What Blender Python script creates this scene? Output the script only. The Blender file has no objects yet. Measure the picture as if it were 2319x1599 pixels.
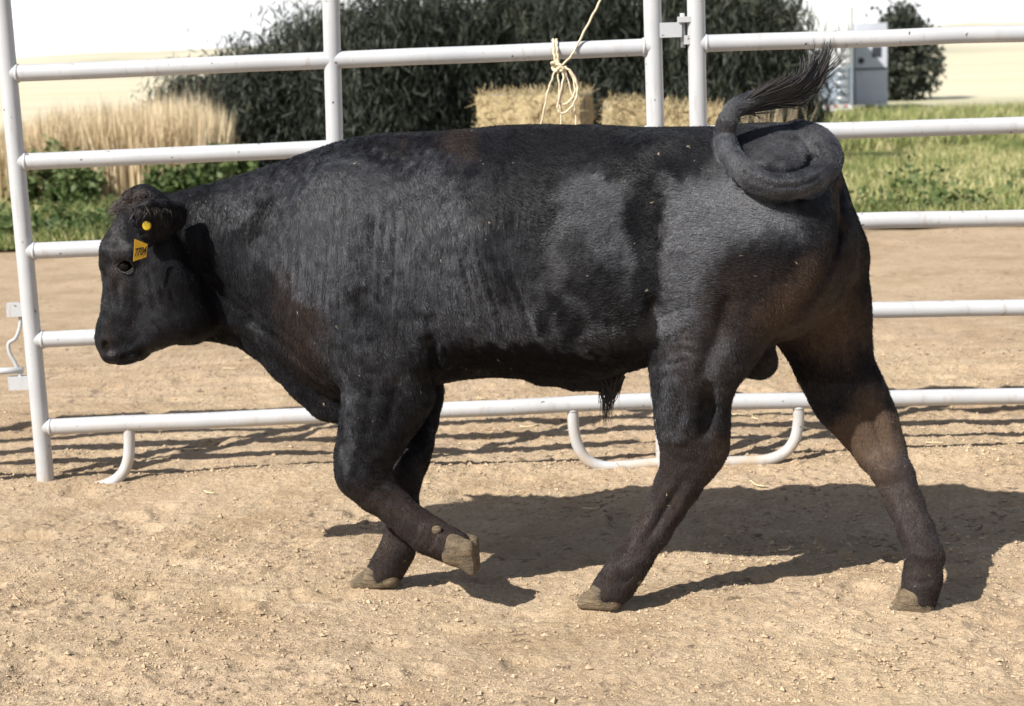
import bpy, math, random
import numpy as np

random.seed(7)
RNG = np.random.default_rng(11)
S = bpy.context.scene
COL = S.collection
R = math.radians

# ------------------------------------------------------------------ camera
FPX, CX, CY, CAM_H = 4000.0, 1159.5, 799.5, 1.55
PITCH, ROLL = math.atan(670.0 / FPX), R(1.75)
CAM = np.array([0.0, 0.0, CAM_H])
up0 = np.array([0, math.sin(PITCH), math.cos(PITCH)])
FWD = np.array([0, math.cos(PITCH), -math.sin(PITCH)])
X0 = np.array([1.0, 0, 0])
RIGHT = math.cos(ROLL) * X0 - math.sin(ROLL) * up0
UP = math.sin(ROLL) * X0 + math.cos(ROLL) * up0
cd = bpy.data.cameras.new('camera')
co = bpy.data.objects.new('camera', cd)
COL.objects.link(co)
cd.sensor_width = 36
cd.lens = 36 * FPX / 2319
cd.clip_start, cd.clip_end = 0.1, 3000
cd.dof.use_dof = True
cd.dof.focus_distance = 4.95
cd.dof.aperture_fstop = 5.2
from mathutils import Matrix, Vector
co.matrix_world = Matrix(((RIGHT[0], UP[0], -FWD[0], CAM[0]), (RIGHT[1], UP[1], -FWD[1], CAM[1]),
                          (RIGHT[2], UP[2], -FWD[2], CAM[2]), (0, 0, 0, 1)))
S.camera = co

# ------------------------------------------------------------------ sky, sun, exposure
SUN_FROM = np.array([-0.80, -0.72, 0.98])
SUN_FROM = SUN_FROM / np.linalg.norm(SUN_FROM)
W = bpy.data.worlds.new('World')
S.world = W
W.use_nodes = True
wn, wl = W.node_tree.nodes, W.node_tree.links
wn.clear()
wo = wn.new('ShaderNodeOutputWorld')
bg = wn.new('ShaderNodeBackground')
bg.inputs['Strength'].default_value = 0.055
sk = wn.new('ShaderNodeTexSky')
sk.sky_type = 'NISHITA'
sk.sun_disc = False
sk.sun_elevation = math.asin(SUN_FROM[2])
sk.sun_rotation = math.atan2(SUN_FROM[0], SUN_FROM[1])
sk.dust_density = 1.5
# thin white cloud, thickening towards the horizon all round
tc = wn.new('ShaderNodeTexCoord')
sx = wn.new('ShaderNodeSeparateXYZ')
nz = wn.new('ShaderNodeTexNoise')
nz.inputs['Scale'].default_value = 3.0
nz.inputs['Detail'].default_value = 6
mr = wn.new('ShaderNodeMapRange')
mr.inputs['From Min'].default_value = 0.04
mr.inputs['From Max'].default_value = 0.22
mr.inputs['To Min'].default_value = 1.0
mr.inputs['To Max'].default_value = 0.05
ma = wn.new('ShaderNodeMath'); ma.operation = 'MULTIPLY'
ma2 = wn.new('ShaderNodeMapRange')
ma2.inputs['From Min'].default_value = 0.25
ma2.inputs['From Max'].default_value = 0.55
ma2.inputs['To Min'].default_value = 0.75
mx = wn.new('ShaderNodeMix'); mx.data_type = 'RGBA'
mx.inputs['B'].default_value = (15.5, 15.6, 15.8, 1)
wl.new(tc.outputs['Generated'], sx.inputs[0])
wl.new(tc.outputs['Generated'], nz.inputs['Vector'])
wl.new(sx.outputs['Z'], mr.inputs['Value'])
wl.new(nz.outputs['Fac'], ma2.inputs['Value'])
wl.new(mr.outputs['Result'], ma.inputs[0])
wl.new(ma2.outputs['Result'], ma.inputs[1])
wl.new(ma.outputs[0], mx.inputs['Factor'])
wl.new(sk.outputs['Color'], mx.inputs['A'])
wl.new(mx.outputs['Result'], bg.inputs['Color'])
wl.new(bg.outputs[0], wo.inputs['Surface'])

sd = bpy.data.lights.new('sun', 'SUN')
sd.energy = 4.8
sd.angle = R(0.5)
sd.color = (1.0, 0.955, 0.88)
so = bpy.data.objects.new('sun', sd)
COL.objects.link(so)
so.rotation_euler = Vector(SUN_FROM).to_track_quat('Z', 'Y').to_euler()
so.location = (-8, -8, 12)
S.view_settings.view_transform = 'Standard'
S.view_settings.look = 'None'
S.view_settings.exposure = 0.70
S.view_settings.gamma = 1
S.view_settings.use_curve_mapping = False
S.render.engine = 'CYCLES'
S.cycles.max_bounces = 6
S.cycles.use_denoising = True

# ------------------------------------------------------------------ helpers
def ray(px, py):
    d = FWD + RIGHT * (px - CX) / FPX - UP * (py - CY) / FPX
    return d

def ground_at(px, py, z=0.0):
    d = ray(px, py)
    t = (z - CAM[2]) / d[2]
    return CAM + d * t

def at_depth(px, py, Y):
    d = ray(px, py)
    return CAM + d * (Y / d[1])

def project(P):
    v = P - CAM
    dz = v @ FWD
    return CX + FPX * (v @ RIGHT) / dz, CY - FPX * (v @ UP) / dz, dz

def mesh(name, V, F, mat=None, smooth=True):
    """V (n,3); F list of int arrays of shape (m,k)."""
    V = np.asarray(V, dtype=np.float32)
    if not isinstance(F, list): F = [F]
    F = [np.asarray(f, dtype=np.int32) for f in F if len(f)]
    me = bpy.data.meshes.new(name)
    me.vertices.add(len(V)); me.vertices.foreach_set('co', V.ravel())
    nl = sum(f.size for f in F); nf = sum(len(f) for f in F)
    me.loops.add(nl); me.loops.foreach_set('vertex_index', np.concatenate([f.ravel() for f in F]))
    me.polygons.add(nf)
    tot = np.concatenate([np.full(len(f), f.shape[1], np.int32) for f in F])
    st = np.concatenate([[0], np.cumsum(tot)[:-1]]).astype(np.int32)
    me.polygons.foreach_set('loop_start', st)
    me.polygons.foreach_set('use_smooth', np.full(nf, smooth, dtype=bool))
    me.update(calc_edges=True)
    me.validate()
    if mat: me.materials.append(mat)
    return me

def obj(name, me, parent=None, loc=None):
    o = bpy.data.objects.new(name, me)
    COL.objects.link(o)
    if parent: o.parent = parent
    if loc is not None: o.location = loc
    return o

def tag(o, label=None, cat=None, group=None, kind=None):
    if label: o['label'] = label
    if cat: o['category'] = cat
    if group: o['group'] = group
    if kind: o['kind'] = kind
    return o

def thing(name, label, cat, loc=(0, 0, 0), group=None):
    o = bpy.data.objects.new(name, None)
    COL.objects.link(o); o.location = loc
    o.empty_display_size = 0.1
    return tag(o, label, cat, group)

class MB:
    """collects geometry (all quads / tris) for one mesh"""
    def __init__(s): s.V = []; s.Q = []; s.T = []; s.n = 0
    def add(s, V, Q=None, T=None):
        V = np.asarray(V, float)
        if Q is not None and len(Q): s.Q.append(np.asarray(Q) + s.n)
        if T is not None and len(T): s.T.append(np.asarray(T) + s.n)
        s.V.append(V); s.n += len(V)
    def box(s, c, size, rot=None):
        h = np.array(size) / 2
        V = np.array([[x, y, z] for x in (-1, 1) for y in (-1, 1) for z in (-1, 1)]) * h
        if rot is not None: V = V @ np.array(rot).T
        V = V + np.array(c)
        s.add(V, [[0, 1, 3, 2], [4, 6, 7, 5], [0, 4, 5, 1], [2, 3, 7, 6], [0, 2, 6, 4], [1, 5, 7, 3]])
    def tube(s, P, r, n=14, cap=True):
        P = np.asarray(P, float); m = len(P)
        r = np.full(m, r) if np.isscalar(r) else np.asarray(r, float)
        T = np.gradient(P, axis=0); T /= np.linalg.norm(T, axis=1)[:, None] + 1e-12
        ref = np.array([0, 0, 1.0]) if abs(T[0][2]) < .9 else np.array([1.0, 0, 0])
        a = np.cross(T[0], ref); a /= np.linalg.norm(a)
        ang = np.arange(n) * 2 * math.pi / n
        V = []
        for i in range(m):
            a = a - T[i] * (a @ T[i]); a /= np.linalg.norm(a)
            b = np.cross(T[i], a)
            V.append(P[i] + r[i] * (np.cos(ang)[:, None] * a + np.sin(ang)[:, None] * b))
        V = np.concatenate(V)
        Q = []
        for i in range(m - 1):
            for j in range(n):
                Q.append([i * n + j, i * n + (j + 1) % n, (i + 1) * n + (j + 1) % n, (i + 1) * n + j])
        T3 = []
        if cap:
            k = len(V); V = np.concatenate([V, P[:1], P[-1:]])
            for j in range(n):
                T3.append([k, (j + 1) % n, j]); T3.append([k + 1, (m - 1) * n + j, (m - 1) * n + (j + 1) % n])
        s.add(V, Q, T3)
    def mesh(s, name, mat=None, smooth=True):
        F = []
        if s.Q: F.append(np.concatenate(s.Q))
        if s.T: F.append(np.concatenate(s.T))
        return mesh(name, np.concatenate(s.V), F, mat, smooth)

def spline(P, n=8):
    P = np.asarray(P, float)
    E = np.concatenate([[2 * P[0] - P[1]], P, [2 * P[-1] - P[-2]]])
    out = []
    for i in range(1, len(E) - 2):
        t = np.linspace(0, 1, n, endpoint=False)[:, None]
        p0, p1, p2, p3 = E[i - 1], E[i], E[i + 1], E[i + 2]
        out.append(.5 * (2 * p1 + (p2 - p0) * t + (2 * p0 - 5 * p1 + 4 * p2 - p3) * t ** 2 + (3 * p1 - p0 - 3 * p2 + p3) * t ** 3))
    out.append(P[-1:])
    return np.concatenate(out)

def auto_smooth(me, ang=35):
    """flat shading across hard edges: mark sharp by angle"""
    import bmesh
    bm = bmesh.new(); bm.from_mesh(me)
    for e in bm.edges:
        if len(e.link_faces) == 2 and e.calc_face_angle(0) > R(ang): e.smooth = False
    bm.to_mesh(me); bm.free()
    return me

# value noise --------------------------------------------------------
_P = RNG.integers(0, 1 << 30, 4096)
def _h(ix, iy, iz=0):
    k = (ix * 374761393 + iy * 668265263 + iz * 2147483647) & 0x7fffffff
    k = (k ^ (k >> 13)) * 1274126177 & 0x7fffffff
    return ((k ^ (k >> 16)) & 0xffff) / 65535.0 * 2 - 1
def noise2(x, y):
    xi = np.floor(x).astype(np.int64); yi = np.floor(y).astype(np.int64)
    fx = x - xi; fy = y - yi
    fx = fx * fx * fx * (fx * (fx * 6 - 15) + 10); fy = fy * fy * fy * (fy * (fy * 6 - 15) + 10)
    a = _h(xi, yi); b = _h(xi + 1, yi); c = _h(xi, yi + 1); d = _h(xi + 1, yi + 1)
    return (a * (1 - fx) + b * fx) * (1 - fy) + (c * (1 - fx) + d * fx) * fy
def noise3(x, y, z):
    zi = np.floor(z).astype(np.int64); fz = z - zi; fz = fz * fz * (3 - 2 * fz)
    xi = np.floor(x).astype(np.int64); yi = np.floor(y).astype(np.int64)
    fx = x - xi; fy = y - yi
    fx = fx * fx * (3 - 2 * fx); fy = fy * fy * (3 - 2 * fy)
    out = 0
    for k, wz in ((0, 1 - fz), (1, fz)):
        a = _h(xi, yi, zi + k); b = _h(xi + 1, yi, zi + k); c = _h(xi, yi + 1, zi + k); d = _h(xi + 1, yi + 1, zi + k)
        out = out + wz * ((a * (1 - fx) + b * fx) * (1 - fy) + (c * (1 - fx) + d * fx) * fy)
    return out

# node helpers ---------------------------------------------------------
class NT:
    def __init__(s, name, rough=0.6):
        s.m = bpy.data.materials.new(name); s.m.use_nodes = True
        s.n = s.m.node_tree.nodes; s.l = s.m.node_tree.links
        s.b = s.n['Principled BSDF']; s.b.inputs['Roughness'].default_value = rough
        s.geo = None
    def new(s, t, **kw):
        o = s.n.new(t)
        for k, v in kw.items(): setattr(o, k, v)
        return o
    def link(s, a, b): s.l.new(a, b)
    def obj_co(s, scale=(1, 1, 1), rot=(0, 0, 0)):
        t = s.new('ShaderNodeTexCoord'); m = s.new('ShaderNodeMapping')
        m.inputs['Scale'].default_value = scale; m.inputs['Rotation'].default_value = rot
        s.link(t.outputs['Object'], m.inputs['Vector'])
        return m.outputs[0]
    def noise(s, co, scale, detail=4, rough=.55, dist=0):
        o = s.new('ShaderNodeTexNoise'); o.inputs['Scale'].default_value = scale
        o.inputs['Detail'].default_value = detail; o.inputs['Roughness'].default_value = rough
        o.inputs['Distortion'].default_value = dist
        s.link(co, o.inputs['Vector']); return o.outputs['Fac']
    def ramp(s, fac, stops):
        o = s.new('ShaderNodeValToRGB'); e = o.color_ramp.elements
        while len(e) < len(stops): e.new(.5)
        for i, (p, c) in enumerate(stops):
            e[i].position = p; e[i].color = (*c, 1) if len(c) == 3 else c
        s.link(fac, o.inputs['Fac']); return o.outputs['Color']
    def rng(s, v, a, b, c=0., d=1.):
        o = s.new('ShaderNodeMapRange')
        for k, x in (('From Min', a), ('From Max', b), ('To Min', c), ('To Max', d)): o.inputs[k].default_value = x
        s.link(v, o.inputs['Value']); return o.outputs['Result']
    def mix(s, f, a, b, mode='MIX'):
        o = s.new('ShaderNodeMix', data_type='RGBA', blend_type=mode)
        for k, v in (('Factor', f), ('A', a), ('B', b)):
            if isinstance(v, (float, int)): o.inputs[k].default_value = v
            elif isinstance(v, tuple): o.inputs[k].default_value = (*v, 1)
            else: s.link(v, o.inputs[k])
        return o.outputs['Result']
    def math(s, op, a, b=0.):
        o = s.new('ShaderNodeMath', operation=op)
        for i, v in enumerate((a, b)):
            if isinstance(v, (float, int)): o.inputs[i].default_value = v
            else: s.link(v, o.inputs[i])
        return o.outputs[0]
    def attr(s, name):
        o = s.new('ShaderNodeAttribute', attribute_name=name); return o
    def bump(s, h, strength, dist, normal=None):
        o = s.new('ShaderNodeBump'); o.inputs['Strength'].default_value = strength; o.inputs['Distance'].default_value = dist
        s.link(h, o.inputs['Height'])
        if normal: s.link(normal, o.inputs['Normal'])
        return o.outputs[0]
    def set(s, **kw):
        for k, v in kw.items():
            i = s.b.inputs[k.replace('_', ' ')]
            if isinstance(v, tuple): i.default_value = (*v, 1)
            elif isinstance(v, (float, int)): i.default_value = v
            else: s.link(v, i)
        return s

def attr_set(me, name, arr):
    a = me.attributes.new(name, 'FLOAT', 'POINT')
    a.data.foreach_set('value', np.asarray(arr, np.float32))

# ------------------------------------------------------------------ materials
def m_dirt():
    m = NT('sandy dirt', .95)
    c = m.obj_co()
    big = m.noise(c, .9, 5); mid = m.noise(c, 7, 6, .6); fine = m.noise(c, 70, 4, .65)
    col = m.ramp(mid, [(.25, (.37, .275, .175)), (.5, (.46, .355, .235)), (.75, (.52, .415, .285))])
    col = m.mix(m.rng(big, .35, .65), col, (.48, .355, .25), 'MIX')
    col = m.mix(.5, m.ramp(mid, [(.25, (.38, .285, .185)), (.5, (.47, .365, .245)), (.75, (.53, .425, .295))]), col)
    col = m.mix(m.rng(m.noise(c, 1.7, 5, .65), .46, .64, 0, .8), col, (.345, .25, .155))
    col = m.mix(m.rng(m.noise(c, 3.1, 5, .7), .55, .70, 0, .6), col, (.56, .45, .32))
    # dark damp crumbs
    sp = m.noise(c, 26, 3, .5)
    patch = m.noise(c, 2.3, 3, .5)
    f = m.math('MULTIPLY', m.rng(sp, .58, .66), m.rng(patch, .43, .58))
    col = m.mix(m.math('MULTIPLY', f, .75), col, (.10, .075, .055))
    col = m.mix(m.rng(fine, .34, .60, .48, .0), col, (.22, .155, .10))
    m.set(Base_Color=col, Roughness=.95, Specular_IOR_Level=.15)
    f2 = m.noise(c, 190, 3, .6)
    m.set(Normal=m.bump(f2, .6, .006, m.bump(fine, .7, .014)))
    return m.m
def m_clod():
    m = NT('dirt clod', .95)
    oi = m.new('ShaderNodeObjectInfo'); c = m.obj_co()
    n = m.noise(c, 5, 4); f = m.noise(c, 120, 3)
    col = m.ramp(n, [(.3, (.37, .275, .18)), (.7, (.51, .40, .275))])
    dk = m.math('MULTIPLY', m.rng(m.noise(c, 2.3, 3, .5), .52, .66), m.rng(m.noise(c, 26, 2), .50, .6))
    col = m.mix(m.math('MULTIPLY', dk, .7), col, (.12, .09, .065))
    m.set(Base_Color=col, Normal=m.bump(f, .4, .01), Specular_IOR_Level=.15)
    return m.m
def m_paint():
    m = NT('grey pipe paint', .38)
    c = m.obj_co()
    n = m.noise(c, 4, 5); n2 = m.noise(c, 60, 3)
    col = m.mix(m.rng(n, .3, .7), (.40, .415, .44), (.49, .50, .515))
    g = m.new('ShaderNodeNewGeometry'); sp = m.new('ShaderNodeSeparateXYZ'); m.link(g.outputs['Position'], sp.inputs[0])
    low = m.math('MULTIPLY', m.rng(sp.outputs['Z'], .30, .0), m.rng(m.noise(c, 9, 5, .65), .40, .68))
    col = m.mix(m.math('MULTIPLY', low, .9), col, (.44, .34, .235))
    dr = m.math('MULTIPLY', m.rng(m.noise(m.obj_co((30, 30, 5)), 1.0, 5, .65), .55, .72), m.rng(n, .35, .6))
    col = m.mix(m.math('MULTIPLY', dr, .75), col, (.27, .215, .155))
    chip = m.rng(m.noise(c, 38, 3, .5), .700, .73)
    col = m.mix(chip, col, (.09, .075, .065))
    m.set(Base_Color=col, Roughness=m.rng(n2, .2, .8, .30, .48), Normal=m.bump(n, .12, .01))
    m.set(Specular_IOR_Level=.5)
    return m.m
def m_simple(name, col, rough=.6, var=.25, scale=8., bump=0., metal=0., spec=.4):
    m = NT(name, rough); c = m.obj_co()
    n = m.noise(c, scale, 5)
    lo = tuple(x * (1 - var) for x in col); hi = tuple(min(1, x * (1 + var)) for x in col)
    m.set(Base_Color=m.mix(m.rng(n, .3, .7), lo, hi), Metallic=metal, Specular_IOR_Level=spec)
    if bump: m.set(Normal=m.bump(m.noise(c, scale * 6, 4), bump, .01))
    return m.m
def m_leaf(name, a, b, c3=None, trans=.25):
    m = NT(name, .55)
    at = m.attr('tone')
    st = [(.0, a), (1., b)] if c3 is None else [(.0, a), (.7, b), (1., c3)]
    col = m.ramp(at.outputs['Fac'], st)
    m.set(Base_Color=col, Specular_IOR_Level=.25)
    tr = m.new('ShaderNodeBsdfTranslucent'); m.link(col, tr.inputs['Color'])
    ms = m.new('ShaderNodeMixShader'); ms.inputs[0].default_value = trans
    out = m.n['Material Output']
    m.link(m.b.outputs[0], ms.inputs[1]); m.link(tr.outputs[0], ms.inputs[2]); m.link(ms.outputs[0], out.inputs['Surface'])
    return m.m
def m_straw():
    m = NT('straw', .8); c = m.obj_co()
    n = m.noise(c, 9, 5, .6); f = m.noise(m.obj_co((14, 90, 90)), 2.2, 5, .65, .6)
    col = m.ramp(f, [(.25, (.26, .19, .10)), (.48, (.62, .50, .29)), (.75, (.78, .67, .44))])
    col = m.mix(m.rng(n, .35, .65, 0, .4), col, (.46, .37, .19))
    m.set(Base_Color=col, Normal=m.bump(f, .9, .03), Specular_IOR_Level=.2)
    return m.m
def m_hair(name, a, b, rough=.4):
    m = NT(name, rough); at = m.attr('tone')
    m.set(Base_Color=m.ramp(at.outputs['Fac'], [(0., a), (1., b)]), Specular_IOR_Level=.6)
    return m.m
def m_coat():
    m = NT('black bull coat', .5)
    br = m.attr('brown').outputs['Fac']; du = m.attr('dust_sheen').outputs['Fac']; wr = m.attr('wrinkle').outputs['Fac']; hz = m.attr('bare').outputs['Fac']
    c = m.obj_co()
    big = m.noise(c, 14, 4)
    col = m.mix(m.rng(big, .3, .7), (.0040, .0040, .0052), (.0065, .0063, .0075))
    col = m.mix(br, col, m.mix(m.rng(big, .3, .7), (.017, .0118, .0098), (.042, .0285, .0225)))
    fur = m.noise(m.obj_co((300, 300, 70)), 1.0, 3, .6)
    w1 = m.noise(m.obj_co((46, 30, 2.2), (0, R(5), 0)), 1.0, 2, .5, .5)
    w2 = m.noise(m.obj_co((105, 70, 5), (0, R(5), 0)), 1.0, 1, .5, .4)
    dn = m.noise(c, 30, 6, .72)
    fur2 = m.noise(m.obj_co((520, 520, 160)), 1.0, 2, .6)
    st = m.math('MULTIPLY', m.math('ADD', w1, w2), .5)
    du = m.math('MULTIPLY', du, m.mix(wr, (1., 1., 1.), m.rng(st, .38, .60, .60, 1.2)))  # wrinkle hollows are also darkened in the colour
    dsel = m.math('MULTIPLY', du, m.rng(dn, .30, .66, .35, 1.25))
    dsel = m.math('MULTIPLY', dsel, m.rng(m.math('MULTIPLY', m.math('ADD', fur, fur2), .5), .36, .64, .35, 1.6))
    col = m.mix(m.math('MINIMUM', m.math('MULTIPLY', dsel, .56), .95), col, (.122, .125, .142))  # dusty grey that also puts the coat's sun sheen into the colour
    col = m.mix(m.math('MULTIPLY', hz, m.rng(m.noise(c, 40, 4, .6), .3, .7, .65, 1.1)), col, (.095, .064, .045))
    # small specks of dirt and flies
    sp = m.rng(m.noise(c, 105, 1, .3), .80, .815)
    col = m.mix(m.math('MULTIPLY', sp, .6), col, (.30, .25, .19))
    m.set(Base_Color=col)
    m.set(Roughness=m.math('ADD', m.rng(du, 0, .8, .44, .50), m.math('MULTIPLY', br, .06)), Specular_IOR_Level=m.math('MULTIPLY', m.rng(du, .05, 1., .07, .75), m.rng(br, 0, 1, 1, .55)))
    ly = m.new('ShaderNodeAttribute', attribute_name='lay')
    m.link(ly.outputs['Vector'], m.b.inputs['Tangent']); m.set(Anisotropic=.75)
    m.set(Sheen_Weight=m.math('MULTIPLY', m.rng(du, 0., 1., .0, .08), 1.0), Sheen_Roughness=.35)
    m.b.inputs['Sheen Tint'].default_value = (.80, .84, 1.0, 1)
    # long fine wrinkles (masked), then fur grain
    wh = m.math('MULTIPLY', m.math('ADD', w1, m.math('MULTIPLY', w2, .45)), wr)
    lump = m.noise(c, 26, 4, .6)
    n1 = m.bump(wh, .60, .020)
    n2 = m.bump(lump, .10, .015, n1)
    n3 = m.bump(fur, .8, .005, n2); m.link(m.rng(du, .0, .7, .12, .9), n3.node.inputs['Strength'])
    m.set(Normal=n3)
    return m.m
def m_hoof():
    m = NT('hoof horn', .5); c = m.obj_co((1, 1, 1))
    n = m.noise(m.obj_co((22, 22, 95)), 1.5, 5, .65); k = m.noise(c, 34, 6, .7)
    col = m.ramp(n, [(.3, (.10, .075, .048)), (.7, (.25, .19, .122))])
    col = m.mix(m.rng(k, .42, .66, 0, .75), col, (.085, .072, .055))
    m.set(Base_Color=col, Normal=m.bump(m.noise(c, 160, 4, .65), .6, .006, m.bump(n, .9, .012)), Roughness=.75, Specular_IOR_Level=.2)
    return m.m

def m_fur():
    m = NT('short black hair', .42)
    br = m.attr('brown').outputs['Fac']; du = m.attr('dust_sheen').outputs['Fac']; tn = m.attr('tan').outputs['Fac']; rd = m.attr('shade').outputs['Fac']
    col = m.mix(rd, (.0032, .0032, .0040), (.0080, .0077, .0090))
    col = m.mix(br, col, m.mix(rd, (.014, .0095, .008), (.044, .029, .023)))
    col = m.mix(m.math('MULTIPLY', m.math('MULTIPLY', du, .82), m.rng(rd, 0, 1, .40, 1.6)), col, (.112, .119, .143))  # bluish grey: dusty hair plus sun sheen painted into the hair colour
    col = m.mix(m.math('MULTIPLY', tn, m.rng(rd, 0, 1, .6, 1.1)), col, (.112, .076, .053))
    col = m.mix(m.attr('fleck').outputs['Fac'], col, (.42, .36, .27))
    m.set(Base_Color=col, Roughness=m.rng(du, 0, 1, .36, .44), Specular_IOR_Level=m.rng(du, .05, 1, .10, 1.15))
    m.b.inputs['Specular Tint'].default_value = (.88, .93, 1.0, 1)
    return m.m
DIRT = m_dirt(); CLOD = m_clod(); PAINT = m_paint(); STRAW = m_straw(); COAT = m_coat(); HOOF = m_hoof()

# ================================================================== GROUND
_g = np.random.default_rng(77)
PRINTS = [(_g.uniform(-1.9, 1.9), _g.uniform(4.2, 6.4), _g.uniform(0, 6.3), _g.uniform(.008, .020)) for _ in range(46)]
def h_ground(x, y):
    x = np.asarray(x, float); y = np.asarray(y, float)
    far = np.clip((y - 9) / 6, 0, 1)
    h = .018 * noise2(x * 1.3, y * 1.7) + .006 * noise2(x * 4.1 + 9, y * 5.3) * (1 - .5 * far)
    h = h + .0034 * noise2(x * 11 + 3, y * 12) + .0030 * noise2(x * 23, y * 25 + 5) * np.clip(noise2(x * 1.7 + 8, y * 2.1) + .6, .2, 1.3)
    crumb = np.clip(noise2(x * 34 + 7, y * 34), .15, 1) - .15
    zone = np.clip(noise2(x * 1.1 + 40, y * 1.6) * 1.6 + .45, .1, 1)
    h = h + .010 * crumb * zone * (1 - far) + .0032 * noise2(x * 55, y * 55 + 3) * (1 - far)
    pit = np.clip(noise2(x * 5.5 + 70, y * 7 + 20) - .52, 0, 1)
    h = h - .05 * pit * (1 - far)
    for hx, hy, ha, hd in PRINTS:
        dx = (x - hx) * math.cos(ha) + (y - hy) * math.sin(ha); dy = -(x - hx) * math.sin(ha) + (y - hy) * math.cos(ha)
        q = (dx / .062) ** 2 + ((dy) / .048) ** 2
        m_ = q < 9
        if m_.any():
            e = np.where(m_, -hd * np.exp(-q ** 2 * 1.2) + hd * .55 * np.exp(-((np.sqrt(q) - 1.35) / .35) ** 2) * (.5 + .5 * np.tanh(dx * 30)) + hd * .5 * np.exp(-(dy / .008) ** 2) * np.exp(-q ** 2), 0)
            h = h + e
    # ridge of loose soil along the fence line
    yf = 6.62 + .03 * noise2(x * 2.0, x * 0 + 3)
    h = h + .022 * np.exp(-((y - yf + .06) / .13) ** 2)
    # drag furrows behind the fence
    fur = np.clip((y - 6.75) / .2, 0, 1) * np.clip((12 - y) / 3, 0, 1)
    h = h + fur * .005 * np.sin((y + .05 * noise2(x * .8, y)) * 34 + 1.5 * noise2(x * .6, y * .4))
    for cx, cy, r, a in CALM:
        e = np.exp(-(((x - cx) ** 2 + (y - cy) ** 2) / r ** 2))
        h = h * (1 - .8 * e) + a * e
    fall = np.clip(y - 20, 0, 40)
    return h - fall * .014

def _foot(px, py):
    g = ground_at(px, py); return g[0], g[1]
CALM = []
for (px, py, r, a) in ((850, 1322, .10, .011), (1358, 1372, .10, .016), (2070, 1382, .11, .022)):
    gx, gy = _foot(px, py); CALM.append((gx, gy, r, a))

def axis(lo, hi, step, far_lo, far_hi, g=1.13):
    a = list(np.arange(lo, hi, step))
    s = step; v = a[-1]
    while v < far_hi: s *= g; v += s; a.append(v)
    s = step; v = lo; pre = []
    while v > far_lo: s *= g; v -= s; pre.append(v)
    return np.array(pre[::-1] + a)
gx = axis(-2.1, 2.2, .0085, -420, 420)
gy = axis(4.05, 8.4, .0085, -60, 900, 1.05)
XX, YY = np.meshgrid(gx, gy)
ZZ = h_ground(XX, YY)
nx, ny = len(gx), len(gy)
idx = np.arange(nx * ny).reshape(ny, nx)
Fq = np.stack([idx[:-1, :-1], idx[:-1, 1:], idx[1:, 1:], idx[1:, :-1]], -1).reshape(-1, 4)
ground = obj('ground', mesh('ground', np.stack([XX, YY, ZZ], -1).reshape(-1, 3), Fq, DIRT))
tag(ground, 'pale sandy dirt floor of the pen with loose clods', kind='structure')

# a sheet of turf beyond the pen
def turf():
    xs = axis(-14, 14, .5, -400, 400, 1.3); ys = axis(15.6, 40, .4, 15.2, 880, 1.25)
    X, Y = np.meshgrid(xs, ys)
    Y = Y + np.where(Y < 18, .5 * noise2(X * .7, Y * 0 + 2) + .25 * noise2(X * 2.1, Y * 0), 0)
    Z = h_ground(X, Y) + .03
    m = NT('turf soil', .95); c = m.obj_co()
    n = m.noise(c, 1.2, 6, .65); n2 = m.noise(c, 9, 4)
    col = m.ramp(n, [(.35, (.10, .135, .035)), (.55, (.16, .175, .06)), (.72, (.30, .25, .13))])
    g_ = m.new('ShaderNodeNewGeometry'); s_ = m.new('ShaderNodeSeparateXYZ'); m.link(g_.outputs['Position'], s_.inputs[0])
    col = m.mix(m.rng(n2, .3, .7, 0, .5), col, (.12, .13, .05))
    col = m.mix(m.rng(s_.outputs['Y'], 52, 70), col, m.ramp(m.noise(m.obj_co((.02, .10, 1)), 1.0, 6, .6), [(.3, (.50, .44, .30)), (.5, (.60, .54, .41)), (.7, (.46, .46, .30))]))   # stubble field farther out
    m.set(Base_Color=col, Specular_IOR_Level=.1)
    n_, k_ = X.shape
    i = np.arange(n_ * k_).reshape(n_, k_)
    F = np.stack([i[:-1, :-1], i[:-1, 1:], i[1:, 1:], i[1:, :-1]], -1).reshape(-1, 4)
    tag(obj('grass_field', mesh('grass_field', np.stack([X, Y, Z], -1).reshape(-1, 3), F, m.m)), 'rough green and yellow grass field beyond the dirt', kind='structure')
turf()

# low pale rises where the fields end
def hills():
    xs = np.linspace(-700, 700, 180); ys = np.linspace(330, 800, 16)
    X, Y = np.meshgrid(xs, ys); t = (Y - 330) / 470
    Z = -1.2 + (4.5 * (noise2(X / 90, Y / 200) + .5) + 1.6 * noise2(X / 28, Y / 60) + 3) * np.sin(np.clip(t * 1.5, 0, 1) * math.pi / 2)
    i = np.arange(X.size).reshape(X.shape)
    F = np.stack([i[:-1, :-1], i[:-1, 1:], i[1:, 1:], i[1:, :-1]], -1).reshape(-1, 4)
    m = NT('dry hillside', .95); c = m.obj_co((.012, .012, .012))
    m.set(Base_Color=m.ramp(m.noise(c, 1.6, 6, .65), [(.35, (.40, .38, .28)), (.6, (.58, .53, .41))]), Specular_IOR_Level=.05)
    tag(obj('hills', mesh('hills', np.stack([X, Y, Z], -1).reshape(-1, 3), F, m.m)), 'low pale dry rises on the horizon', kind='structure')
hills()

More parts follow.
